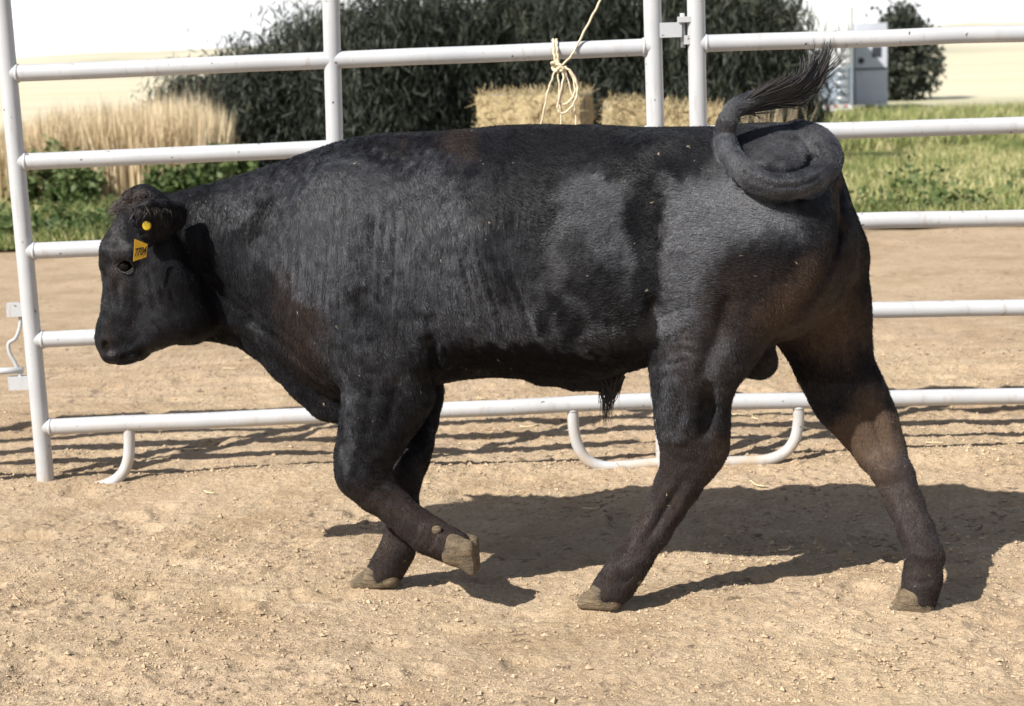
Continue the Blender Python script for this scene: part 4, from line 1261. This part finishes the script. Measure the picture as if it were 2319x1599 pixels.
# dusty hair and painted sun sheen (high) against sleek hair reflecting little (low)
addd(blob(800, 570, 170, 230, 4, 1.6), .70); addd(blob(590, 450, 130, 45, -20, 2), .55); addd(blob(640, 560, 90, 90, 0, 1.5), .5)
addd(blob(720, 620, 70, 190, 0, 1.5), .75); addd(blob(960, 480, 110, 110, 0, 1.5), .5)
addd(blob(1030, 560, 60, 160, -14, 2.), .62); addd(blob(1110, 720, 150, 75, 12, 1.8), .58); addd(blob(1000, 690, 60, 60, 0, 2), .6)
addd(blob(1330, 600, 135, 180, 0, 2.5), .62); addd(blob(1345, 440, 100, 26, 4, 3), .75); addd(blob(1270, 560, 50, 60, 30, 2.5), .75); addd(blob(1400, 480, 50, 60, 0, 2.5), .6)
addd(blob(1580, 540, 120, 150, 0, 2.2), 1.1); addd(blob(1690, 500, 110, 62, 28, 2), 1.15); addd(blob(1510, 660, 50, 100, 25, 2.2), .85); addd(blob(1540, 400, 90, 50, 0, 2), .55); addd(blob(1620, 470, 70, 60, 0, 2), 1.0)
addd(blob(1190, 500, 75, 140, 6, 2.4), .06); addd(blob(1150, 620, 50, 90, 10, 2.2), .2)
addd(blob(1462, 530, 42, 150, 7, 3), .02); addd(blob(1490, 470, 32, 60, -15, 3), .02); addd(blob(1450, 640, 40, 80, -5, 2.2), .06)
addd(blob(1345, 650, 60, 55, 20, 2.2), .14); addd(blob(1310, 580, 30, 50, 0, 2.2), .25); addd(blob(1255, 690, 34, 26, 30, 2.4), .08); addd(blob(1225, 720, 18, 30, 10, 2.4), .08); addd(blob(1390, 700, 70, 30, -10, 2.2), .16)
addd(blob(1290, 740, 28, 40, 20, 2.4), .10)
addd(blob(890, 640, 45, 110, 14, 2.2), .05); addd(blob(850, 700, 70, 45, 0, 3), .1); addd(blob(960, 330, 190, 26, 0, 3), .10); addd(blob(1390, 345, 240, 48, 3, 3), .06); addd(blob(1600, 310, 80, 26, 0, 3), .1)
addd(blob(575, 490, 30, 55, 25, 2.4), .04); addd(blob(535, 520, 40, 26, -10, 2.4), .05); addd(blob(490, 590, 60, 100, -25, 2), .10); addd(blob(620, 700, 40, 100, -20, 2.5), .08)
addd(blob(690, 790, 60, 90, -25, 2), .06); addd(blob(780, 760, 60, 60, 0, 2), .3)
addd(blob(900, 560, 90, 150, 0, 2), .6); addd(blob(860, 830, 70, 45, 0, 2), .42); addd(blob(930, 850, 35, 50, 0, 2.5), .4); addd(blob(792, 900, 14, 80, 0, 2), .5); addd(blob(785, 1020, 14, 50, 0, 2), .6); addd(blob(1200, 815, 260, 34, 0, 2.5), .0)  # last blob paints in the shade along the underbelly
addd(blob(1700, 650, 150, 85, -35, 2), .05); addd(blob(1780, 345, 70, 45, 0, 1.6), .40); addd(blob(1590, 800, 60, 70, 0, 1.6), .35); addd(blob(1520, 900, 26, 90, 0, 2), .4)
addd(blob(300, 690, 70, 80, 0, 1.5), .30); addd(blob(265, 560, 26, 60, 0, 1.5), .35); addd(blob(440, 650, 70, 130, -20, 2), .02)  # last blob paints the head's shadow on the neck behind the jaw
tl = np.clip((V[:, 1] < -.2) * np.clip((PX - 1600) / 30, 0, 1) * np.clip((470 - PY) / 20, 0, 1), 0, 1)
fine_ = noise3(V[:, 0] * 45, V[:, 1] * 45, V[:, 2] * 45) * .6 + noise3(V[:, 0] * 110, V[:, 1] * 110, V[:, 2] * 50) * .4
du = np.clip(du * (.62 + .38 * np.clip((PX - 1150) / 380, 0, 1)) + fine_ * .30 * np.clip(du * 2.2, 0, 1), 0, 1.1)
du = du * np.clip(near + .35, 0, 1)
wr = np.clip((1.24 - V[:, 2]) / .14, .12, 1) * np.clip(blob(760, 560, 200, 230, 0, 1.0) + blob(500, 520, 140, 110, 0, 1.2) + blob(1040, 640, 120, 190, -10, 1.2), 0, 1) * (V[:, 2] > .5)
VW = to_w(V)
# hair lay: down and back, swirling forward and up over flank and thigh
tgt = np.zeros((len(V), 3)); tgt[:, 0] = .45; tgt[:, 2] = -.9
sw = np.clip(blob(1560, 540, 190, 170, 0, 1.0) + blob(1330, 560, 150, 190, 0, 1.2), 0, 1)[:, None]
tgt = tgt * (1 - sw) + sw * np.array([.85, 0, .50])
T3 = np.array([bp(*q[:3]) for q in tp]); TG = np.gradient(T3, axis=0); TG /= np.linalg.norm(TG, axis=1)[:, None]
TR = np.array([q[3] * .00125 for q in tp])
cand = np.where((PX > 1590) & (PX < 1930) & (PY < 480))[0]
dd = np.linalg.norm(V[cand][:, None] - T3[None, 3:], axis=2); jn = dd.argmin(1); ok = dd[np.arange(len(cand)), jn] < TR[3:][jn] * 1.22
on_tail = cand[ok]; tgt[on_tail] = TG[3:][jn[ok]]; du[on_tail] = .48 + .25 * noise3(V[on_tail, 0] * 30, V[on_tail, 1] * 30, V[on_tail, 2] * 30); br[on_tail] = 0; tan[on_tail] = 0
jit = noise3(V[:, 0] * 60, V[:, 1] * 60, V[:, 2] * 30) * .35 + noise3(V[:, 0] * 12, V[:, 1] * 12, V[:, 2] * 12) * .45
tgt[:, 0] += jit; tgt[:, 1] += .1
NN = normals(V, F)
lay = np.cross(NN, tgt); lay /= np.linalg.norm(lay, axis=1)[:, None] + 1e-9
bull = thing('bull', 'black bull walking to the left with its tail curled over its hip', 'bull', tuple(BO))
me = mesh('body', VW - BO, F, COAT)
attr_set(me, 'brown', br); attr_set(me, 'dust_sheen', du); attr_set(me, 'wrinkle', wr); attr_set(me, 'bare', tan)
a_ = me.attributes.new('lay', 'FLOAT_VECTOR', 'POINT'); a_.data.foreach_set('vector', (lay @ BM.T).astype(np.float32).ravel())
body_o = obj('body', me, bull)
# short hair over the hide
def coat(N=420000):
    g = np.random.default_rng(9)
    e1 = V[F[:, 2]] - V[F[:, 0]]; e2 = V[F[:, 3]] - V[F[:, 1]]
    fn = np.cross(e1, e2); ar = np.linalg.norm(fn, axis=1) / 2; fn = fn / (2 * ar[:, None] + 1e-12)
    vis = np.where(fn[:, 1] < .35, 1.0, .25)
    p = ar * vis; p /= p.sum()
    f = g.choice(len(F), N, p=p); fs, ft = g.uniform(0, 1, N)[:, None], g.uniform(0, 1, N)[:, None]
    q = F[f]; root = (V[q[:, 0]] * (1 - fs) + V[q[:, 1]] * fs) * (1 - ft) + (V[q[:, 3]] * (1 - fs) + V[q[:, 2]] * fs) * ft
    k = q[:, 0]; n = NN[k]
    d = tgt[k].copy()
    onleg = root[:, 2] < .5
    d[onleg] = d[onleg] * [.3, 1, 1]
    d = d - n * (n * d).sum(1)[:, None]; d /= np.linalg.norm(d, axis=1)[:, None] + 1e-9
    L = np.where(onleg, .007, np.where((PX[k] < 400) | ((PX[k] > 1600) & (PY[k] < 470)), .0065, .0105)) * g.uniform(.6, 1.4, N)
    d = d + g.normal(0, .20, (N, 3)) + n * (.16 + .18 * np.clip(du[k], 0, 1)[:, None])
    d /= np.linalg.norm(d, axis=1)[:, None]
    keep = ~((PX[k] < 262) & (PY[k] > 762) & (root[:, 1] < .05)) & (np.hypot(PX[k] - 284, PY[k] - 602) > 12.5)
    root, d, L, n, k = root[keep], d[keep], L[keep], n[keep], k[keep]; N = len(root)
    P = np.stack([root - n * .0006, root + d * (L * .55)[:, None] + n * (L * .05)[:, None], root + d * L[:, None] - n * (L * .03)[:, None]], 1)
    cv = bpy.data.hair_curves.new('coat_hair'); cv.add_curves([3] * N)
    cv.attributes['position'].data.foreach_set('vector', (P.reshape(-1, 3) @ BM.T).astype(np.float32).ravel())
    ra = cv.attributes.get('radius') or cv.attributes.new('radius', 'FLOAT', 'POINT')
    r0 = g.uniform(.00030, .00048, N)
    ra.data.foreach_set('value', np.stack([r0, r0 * .8, r0 * .15], 1).astype(np.float32).ravel())
    fl = np.zeros(N)
    pick = g.choice(N, 70)
    for i_, j in enumerate(pick):
        fl[np.linalg.norm((root - root[j]) * [1, 1, .6], axis=1) < g.uniform(.0012, .0026)] = 1
    for nm, arr in (('fleck', fl), ('brown', br[k]), ('dust_sheen', du[k]), ('tan', tan[k]), ('shade', g.uniform(0, 1, N))):
        a = cv.attributes.new(nm, 'FLOAT', 'CURVE'); a.data.foreach_set('value', arr.astype(np.float32))
    cv.materials.append(m_fur())
    o = bpy.data.objects.new('coat_hair', cv); COL.objects.link(o); o.parent = body_o
    tag(o, kind='stuff')
coat()
print('bull verts', len(V))

# ---- hooves
def hoof(cor, toe, heel, w, sole_up=0.0, spread=.026, label=None):
    """cor (x, y, r): coronet; toe and heel (x, y): ends of the sole"""
    c = bp(cor[0], cor[1], w); m = bscale(c); t = bp(toe[0], toe[1], w); h = bp(heel[0], heel[1], w)
    r = cor[2] * m
    fld = Field(np.min([c, t, h], 0) - .09, np.max([c, t, h], 0) + .09, .0034)
    ax = t - h; ax[1] = 0; ax /= np.linalg.norm(ax)
    nrm = np.array([-ax[2], 0, ax[0]])
    if nrm @ (c - h) < 0: nrm = -nrm
    for sg in (-1, 1):
        off = np.array([0, sg * spread, 0]); off2 = np.array([0, sg * spread * .86, 0])
        fld.seg(c + off * .9, t - ax * .022 + nrm * .012 + off2, r * .92, .016, .66, .9, .008)
        fld.seg(c + off * .9, h + ax * .02 + nrm * .022 + off, r * .92, .024, .66, .95, .012)
        fld.seg(t - ax * .022 + nrm * .012 + off2, h + ax * .02 + nrm * .022 + off, .017, .024, .9, .95, .012)
    sl, x, y, z = fld.sub(fld.lo, fld.lo + fld.h * fld.n)
    d = (x - h[0]) * nrm[0] + (z - h[2]) * nrm[2]
    fld.cut(sl, (d + 0 * y).astype(np.float32), .004)
    d2 = (x - c[0]) * nrm[0] + (z - c[2]) * nrm[2] - r * .62
    fld.cut(sl, (-d2 + 0 * y).astype(np.float32), .01)
    v, f = surface_nets(fld.D, fld.lo, fld.h); v = relax(v, f, 2)
    o = obj('hoof', mesh('hoof', to_w(v) - BO, f, HOOF), bull)
    if label: o['label'] = label
    return o
hoof((862, 1300, 37), (798, 1327), (905, 1322), W_FF)
hoof((1372, 1343, 39), (1308, 1370), (1404, 1376), W_NH)
hoof((2074, 1352, 42), (2012, 1388), (2108, 1394), W_FH, label='hind hoof half sunk in the dirt')
hoof((1030, 1240, 39), (1083, 1300), (1078, 1222), WN, label='hoof of the lifted foreleg')
def dew(px, py, w, r, dx, dy):
    c = bp(px, py, w); m = bscale(c)
    e = bp(px + dx, py + dy, w - .008)
    b = MB(); P = np.array([c + (e - c) * t for t in (-1.0, -.4, .2, .7, 1.)]); rr = np.array([.8, 1, .95, .7, .25]) * r * m
    b.tube(to_w(P) - BO, rr, 12)
    obj('dewclaw', b.mesh('dewclaw', HOOF), bull)
dew(986, 1202, WN - .030, 12, 12, -5); dew(911, 1264, W_FF - .028, 9, 7, 6); dew(1442, 1314, W_NH - .018, 9, 8, 8); dew(2102, 1302, W_FH - .036, 13, 3, 8)

# ---- eye
EYE = m_simple('eye', (.004, .0035, .003), .22, .2, 20, 0, 0, .15)
def ball(c, r, n=18):
    b = MB(); a = np.linspace(0, math.pi, n)
    P = np.array([[0, 0, math.cos(t) * r] for t in a]) + c
    b.tube(P, np.maximum(np.sin(a) * r, 1e-4), 20, False); return b
c = bp(283, 602, EYE_W + .009)
obj('eye', ball(to_w(c) - BO, .0192).mesh('eye', EYE), bull)
LID = m_simple('eyelid skin', (.010, .009, .009), .45, .3, 60, .3)
b = MB()
for dy, rr in ((-9, .0034), (-14, .0028)):
    P = [bp(265, 604 + dy * .2, EYE_W - .002), bp(273, 599 + dy * .8, EYE_W - .011), bp(284, 596 + dy, EYE_W - .014), bp(295, 598 + dy * .8, EYE_W - .011), bp(303, 605 + dy * .2, EYE_W)]
    b.tube(to_w(spline(np.array(P), 5)) - BO, rr, 8)
obj('eyelid', b.mesh('eyelid', LID), bull)
b = MB(); P = [bp(265, 606, EYE_W - .002), bp(275, 615, EYE_W - .008), bp(287, 617, EYE_W - .008), bp(303, 606, EYE_W)]
b.tube(to_w(spline(np.array(P), 5)) - BO, .0022, 8)
obj('eyelid', b.mesh('eyelid', LID), bull)

# ---- hair: switch, poll, sheath, ear fringe
HAIR = m_hair('black hair', (.010, .009, .010), (.055, .047, .045), .38)
POLLH = m_hair('brownish poll hair', (.016, .011, .010), (.075, .052, .044), .5)
def strands(paths, r0, tones, name, mat, n=4):
    V = []; Q = []; T = []; k = 0
    for P, tn in zip(paths, tones):
        P = np.asarray(P); m = len(P); t = np.linspace(0, 1, m)
        rr = r0 * (1 - .85 * t ** 1.5)
        D = np.gradient(P, axis=0); D /= np.linalg.norm(D, axis=1)[:, None] + 1e-9
        a = np.cross(D, [.3, .9, .2]); a /= np.linalg.norm(a, axis=1)[:, None] + 1e-9; b_ = np.cross(D, a)
        ang = np.arange(3) * 2.0944
        V.append((P[:, None] + rr[:, None, None] * (np.cos(ang)[None, :, None] * a[:, None] + np.sin(ang)[None, :, None] * b_[:, None])).reshape(-1, 3))
        for i in range(m - 1):
            for j in range(3): Q.append((k + i * 3 + j, k + i * 3 + (j + 1) % 3, k + i * 3 + 3 + (j + 1) % 3, k + i * 3 + 3 + j))
        T.append(np.full(m * 3, tn)); k += m * 3
    me = mesh(name, to_w(np.concatenate(V)) - BO, np.array(Q), mat); attr_set(me, 'tone', np.concatenate(T))
    return tag(obj(name, me, bull), kind='stuff')
g = np.random.default_rng(3)
# switch: rises from the end of the dock, blown to the right
spine = spline(np.array([bp(x, y, wl_ + w) for x, y, w in ((1650, 262, .0), (1690, 240, .02), (1735, 224, .045), (1785, 210, .065), (1818, 196, .08), (1846, 170, .095), (1865, 136, .105), (1876, 98, .11))]), 6)
paths = []; tn = []
lock_off = g.normal(0, 1, (16, 2))
for i in range(640):
    a = g.uniform(0, .60); e = min(a + g.uniform(.28, .62), 1.02 - .18 * g.uniform() ** 2)
    ids = np.linspace(a, e, 9) * (len(spine) - 1)
    P = np.stack([np.interp(ids, np.arange(len(spine)), spine[:, q]) for q in range(3)], 1)
    lk = lock_off[i % 16]; t = np.linspace(0, 1, 9); tg = np.linspace(a, e, 9)
    wdt = .009 + .012 * np.sin(np.clip(tg, 0, 1) ** .9 * math.pi) ** 1.1
    off = (lk * .75 + g.normal(0, .34, 2))
    P[:, 2] += off[0] * wdt * (.6 + .4 * t); P[:, 1] += off[1] * wdt * .6
    P[:, 0] += g.normal(0, .006) * t ** 2 + .016 * lk[1] * t ** 2; P[:, 2] += g.normal(0, .006) * t ** 2
    if i % 16 in (3, 9) and a > .3:      # a few locks fall away below and curl up at the end
        P[:, 2] += -.05 * t + .055 * t ** 3; P[:, 0] += .012 * t
    paths.append(P); tn.append(np.clip(.25 + .2 * g.normal() + .12 * off[0], 0, 1))
for i in range(60):   # fine loose hairs
    k = g.integers(0, len(spine) - 10); p = spline(spine[k:k + 9], 1)[:9].copy(); t = np.linspace(0, 1, len(p))
    p[:, 2] += g.normal(0, .03) * t ** 1.5 + .01 * g.normal(); p[:, 0] += g.normal(0, .012) * t
    paths.append(p); tn.append(.4)
strands(paths, .0021, tn, 'tail_switch', HAIR)
# poll: short curly tuft
paths = []; tn = []
for i in range(900):
    px = g.uniform(262, 352); top_y = 424 + ((px - 318) / 58) ** 2 * 42
    py = top_y + abs(g.normal(0, 15)); w = HW + g.normal(0, .045)
    c = bp(px, py + 4, w); L = g.uniform(.018, .040); a = g.uniform(0, 6.28)
    d = np.array([(px - 330) / 60 * .7 - .25 + g.normal(0, .4), (w - HW) * 6 + g.normal(0, .4) - .25, .6 - (py - top_y) / 60 + g.normal(0, .35)]); d /= np.linalg.norm(d)
    s1 = np.cross(d, g.normal(size=3)); s1 /= np.linalg.norm(s1); s2 = np.cross(d, s1)
    t = np.linspace(0, 1, 7)[:, None]; q = t * 6.5
    cr = .0065
    P = c - d * .006 + d * L * t * (1 - .35 * t) + cr * t ** .5 * (s1 * np.cos(q) + s2 * np.sin(q)) + np.array([-.012, 0, -.012]) * t ** 2
    paths.append(P); tn.append(np.clip(.5 + .28 * g.normal(), 0, 1))
strands(paths, .0011, tn, 'poll_hair', POLLH)
# sheath tuft
paths = []; tn = []
lk = g.normal(0, 1, (9, 2))
for i in range(300):
    f = g.uniform(); c = bp(1356 + 60 * f, 858 - 10 * f + g.uniform(-6, 8), g.normal(0, .016))
    k = lk[i % 9]; L = g.uniform(.03, .085) + (.085 * g.uniform() if i % 9 in (0, 2, 5) else 0)
    tip = np.array([(1372 - (1356 + 60 * f)) * .0011 + k[0] * .012 + g.normal(0, .004), k[1] * .01, -L])
    t = np.linspace(0, 1, 8)[:, None]
    P = c + tip * t + np.array([.006 * math.sin(i), 0, 0]) * np.sin(t * 5 + i % 9) * t
    paths.append(P); tn.append(np.clip(.15 + .12 * g.normal(), 0, 1))
strands(paths, .0014, tn, 'sheath_hair', HAIR)
# ear fringe
paths = []; tn = []
for i in range(130):
    f = g.uniform(); x = lerp(300, 408, f); y = lerp(464, 472, f) + abs(g.normal(0, 7))
    c = bp(x, y, surf(x, y) + .001); L = g.uniform(.012, .034)
    d = np.array([g.normal(.15, .45), -.55, g.normal(-.35, .35)]); d /= np.linalg.norm(d)
    t = np.linspace(0, 1, 5)[:, None]
    paths.append(c + d * L * t + np.array([0, 0, -.008]) * t ** 2); tn.append(np.clip(.10 + .2 * g.normal(), 0, 1))
strands(paths, .0009, tn, 'ear_hair', HAIR)

# ---- ear tag: button in front, numbered plate behind the ear
TAGY = m_simple('yellow tag plastic', (.42, .29, .012), .45, .08, 20)
TAGO = m_simple('yellow orange tag plastic', (.44, .25, .012), .45, .1, 20)
INK = m_simple('black tag ink', (.012, .010, .008), .6, .1, 20)
b = MB(); cb = bp(333, 511, surf(333, 511) - .009)
pts = np.array([cb + [0, .012, 0], cb, cb + [0.001, -.004, 0], cb + [.001, -.0055, 0]])
b.tube(to_w(pts) - BO, [.004, .0128, .0128, .0105], 24)
tg = b.mesh('ear_tag', TAGY); auto_smooth(tg, 40); tag_o = obj('ear_tag', tg, bull); tag_o.scale = (1, 1, 1)
tag_o['label'] = 'yellow numbered ear tag'
TW_ = surf(316, 540) - .004
P4 = [bp(305, 541, TW_ - .024), bp(334, 553, TW_), bp(331.5, 582, TW_), bp(302, 592, TW_ - .024)]
P4 = [np.array(p) for p in P4]
nrm = np.cross(P4[1] - P4[0], P4[3] - P4[0]); nrm /= np.linalg.norm(nrm)
if nrm[1] > 0: nrm = -nrm
Vv = [to_w(p + nrm * s_) - BO for s_ in (.0008, -.0016) for p in P4]
b = MB(); b.add(Vv, [[0, 1, 2, 3], [7, 6, 5, 4], [0, 4, 5, 1], [1, 5, 6, 2], [2, 6, 7, 3], [3, 7, 4, 0]])
obj('tag_plate', b.mesh('tag_plate', TAGO, False), tag_o)
cu = bpy.data.curves.new('tag_number', 'FONT'); cu.body = '7704'; cu.size = .022; cu.align_x = 'CENTER'; cu.align_y = 'CENTER'; cu.extrude = .0002; cu.offset = .0004
to = bpy.data.objects.new('tag_number', cu); COL.objects.link(to)
dg = bpy.context.evaluated_depsgraph_get()
tm = bpy.data.meshes.new_from_object(to.evaluated_get(dg)); bpy.data.objects.remove(to)
tm.name = 'tag_number'; tm.materials.clear(); tm.materials.append(INK)
ex = (P4[1] + P4[2]) / 2 - (P4[0] + P4[3]) / 2; wdt = np.linalg.norm(ex); ex /= wdt
ez = np.cross(nrm, ex); ez = ez if ez[2] > 0 else -ez
cc = sum(P4) / 4 + nrm * .0016 - ez * .004
co_ = np.zeros(len(tm.vertices) * 3); tm.vertices.foreach_get('co', co_); co_ = co_.reshape(-1, 3)
sx_ = wdt * .88 / (co_[:, 0].max() - co_[:, 0].min())
q = cc + co_[:, :1] * sx_ * ex + co_[:, 1:2] * 1.5 * (ez + .10 * ex) + co_[:, 2:3] * nrm + (co_[:, :1] * sx_ / wdt * .010) * ez
tm.vertices.foreach_set('co', (to_w(q) - BO).ravel()); tm.update()
obj('tag_number', tm, tag_o)

# ================================================================== TWINE
TW = m_simple('cream baling twine', (.62, .53, .38), .8, .2, 40, .4)
def twine():
    off = .040
    o = PL1.at(1265, 150, off)
    t = thing('baling_twine', 'cream baling twine knotted round the rail, with loops and loose ends hanging', 'twine', tuple(o))
    L = np.array(o)
    def tw(name, pts, r=.0042, offs=None):
        P = []
        for i, q in enumerate(pts):
            P.append(PL1.at(q[0], q[1], q[2] if len(q) > 2 else off) - L)
        b = MB(); P = spline(np.array(P), 7)
        P = P + .0012 * np.stack([np.sin(np.arange(len(P)) * 1.1), np.cos(np.arange(len(P)) * 1.3), 0 * np.arange(len(P))], 1)
        b.tube(P, r, 7); return obj(name, b.mesh(name, TW), t)
    for dx in (-4, 3):
        tw('rail_wrap', [(1264 + dx * .4, 150), (1260 + dx, 128, .038), (1258 + dx, 108, .034), (1257 + dx, 93, .012), (1257 + dx, 92, -.02), (1258 + dx, 112, -.036), (1261 + dx, 140, -.02), (1264 + dx * .4, 152, .02)], .0055)
    b = MB(); g = np.random.default_rng(2)
    for k in range(5):
        a = np.linspace(0, 6.6, 14) + g.uniform(0, 6); cx_, cy_ = 1264 + g.uniform(-4, 5), 151 + g.uniform(-4, 4)
        P = np.array([PL1.at(cx_ + 11 * math.cos(q), cy_ + 7.5 * math.sin(q + k * .5), off + .010 * math.sin(q * 1.5 + k)) - L for q in a])
        b.tube(P, .0060, 8)
    obj('knot', b.mesh('knot', TW), t)
    tw('taut_strand', [(1268, 152), (1290, 131), (1302, 112), (1322, 73, .02), (1344, 31, .0), (1362, -5, -.02), (1384, -60, -.035), (1396, -92, -.03)], .0042)
    tw('loop', [(1272, 152), (1276, 175, .05), (1270, 205, .06), (1263, 240, .06), (1268, 255, .062), (1280, 255, .06), (1297, 238, .056), (1307, 212, .052), (1305, 185, .05), (1293, 162, .046), (1276, 152)])
    tw('loop', [(1275, 150), (1279, 180, .045), (1272, 215, .05), (1266, 232, .05), (1280, 236, .052), (1296, 222, .05), (1302, 203, .05), (1296, 172, .046), (1280, 150)])
    tw('loose_end', [(1258, 155), (1250, 180), (1241, 205), (1233, 245), (1225, 285), (1218, 330), (1216, 365)], .0038)
    tw('loose_end', [(1262, 156), (1266, 190), (1268, 230), (1271, 285), (1272, 340)], .0038)
    tw('loose_end', [(1278, 155), (1288, 188), (1298, 225), (1303, 255), (1305, 290), (1309, 335)], .0038)
twine()

# ================================================================== LOOSE DIRT AND LITTER
def clods():
    I = np.array([(1, 0, 0), (-1, 0, 0), (0, 1, 0), (0, -1, 0), (0, 0, 1), (0, 0, -1)], float)
    T = np.array([(0, 2, 4), (2, 1, 4), (1, 3, 4), (3, 0, 4), (2, 0, 5), (1, 2, 5), (3, 1, 5), (0, 3, 5)])
    n = 120000
    y = 4.1 + 5.2 * RNG.uniform(0, 1, n) ** 1.25; x = RNG.uniform(-.40, .40, n) * y * 1.25
    d = noise2(x * 1.1 + 40, y * 1.6) + .6 * noise2(x * 4, y * 4)
    keep = d > RNG.uniform(-1.1, .7, n)
    x, y = x[keep], y[keep]
    # more of it along the fence line
    m = 3800; xf = RNG.uniform(-2.4, 2.4, m); yf = 6.58 + RNG.normal(0, .07, m)
    x = np.concatenate([x, xf]); y = np.concatenate([y, yf]); n = len(x)
    s = np.clip(np.exp(RNG.normal(-5.9, .50, n)), .0018, .0125)
    V = I[None] * (1 + RNG.uniform(-.45, .45, (n, 6, 1)) + RNG.uniform(-.3, .3, (n, 6, 3)))
    V = V * np.stack([np.ones(n), RNG.uniform(.7, 1.2, n), RNG.uniform(.5, .85, n)], 1)[:, None]
    a = RNG.uniform(0, 6.28, n); ca, sa = np.cos(a)[:, None], np.sin(a)[:, None]
    X = V[..., 0] * ca - V[..., 1] * sa; Y = V[..., 0] * sa + V[..., 1] * ca
    V = np.stack([X, Y, V[..., 2]], -1) * s[:, None, None]
    V += np.stack([x, y, h_ground(x, y) + s * .25], 1)[:, None]
    F = (T[None] + (np.arange(n) * 6)[:, None, None]).reshape(-1, 3)
    tag(obj('dirt_clods', mesh('dirt_clods', V.reshape(-1, 3), F, CLOD, False)), 'crumbs and small clods of dry dirt scattered over the ground', kind='stuff')
clods()
def straws():
    lst = [(1712, 1097, 46, 16), (1660, 935, 70, 4), (1740, 938, 60, -6), (1705, 948, 40, 35), (1200, 968, 44, -4), (520, 843, 36, 3), (565, 815, 22, 0), (470, 1120, 34, 14), (405, 1283, 22, -30),
           (1340, 1150, 40, -5), (860, 1060, 30, 18), (1780, 1260, 30, -8), (640, 990, 46, -3), (1090, 905, 26, 8), (700, 845, 30, -6), (2120, 1010, 40, 4)]
    labs = ['short straw lying on open dirt just right of the near hind leg', 'long straw under the bottom rail between the hind legs', 'straw next to the long one, under the bottom rail', 'slanting straw crossing the others under the bottom rail', 'straw behind the fence, left of the hanging hair tuft',
            'straw behind the fence, under the throat', 'tiny straw behind the fence, just below the chin-side straw', 'straw in front of the rail shadows, left of the lifted foreleg', 'straw tipped steeply on the dirt below the left skid leg', 'straw in front of the middle skid leg',
            'straw behind the fence shadow, left of the forelegs', 'straw inside the bull\'s body shadow', 'straw behind the fence, left of the brisket', 'straw behind the fence under the belly', 'straw behind the fence in front of the brisket', 'straw lying right of the rear hock']
    for k, (px, py, Lp, ang) in enumerate(lst):
        g0 = ground_at(px, py); m = np.linalg.norm(g0 - CAM) / FPX
        L = Lp * m; a = -R(ang) * 2.2 + RNG.normal(0, .1)
        d = np.array([math.cos(a), math.sin(a), 0]); s_ = np.array([-d[1], d[0], 0])
        t = np.linspace(-.5, .5, 6)[:, None]
        P = d * L * t + s_ * (.012 * (t * 2) ** 2)
        xy = P[:, :2] + g0[:2]
        P[:, 2] = np.maximum(h_ground(xy[:, 0], xy[:, 1]), float(np.mean(h_ground(xy[:, 0], xy[:, 1])))) + .006
        b = MB(); b.tube(P, .0028, 6)
        o = obj('straw_stalk', b.mesh('straw_stalk', STRAWP), None, (g0[0], g0[1], 0))
        tag(o, labs[k], 'straw', 'straw stalks dropped on the dirt')
STRAWP = m_simple('pale straw', (.62, .52, .32), .7, .15, 30)
straws()
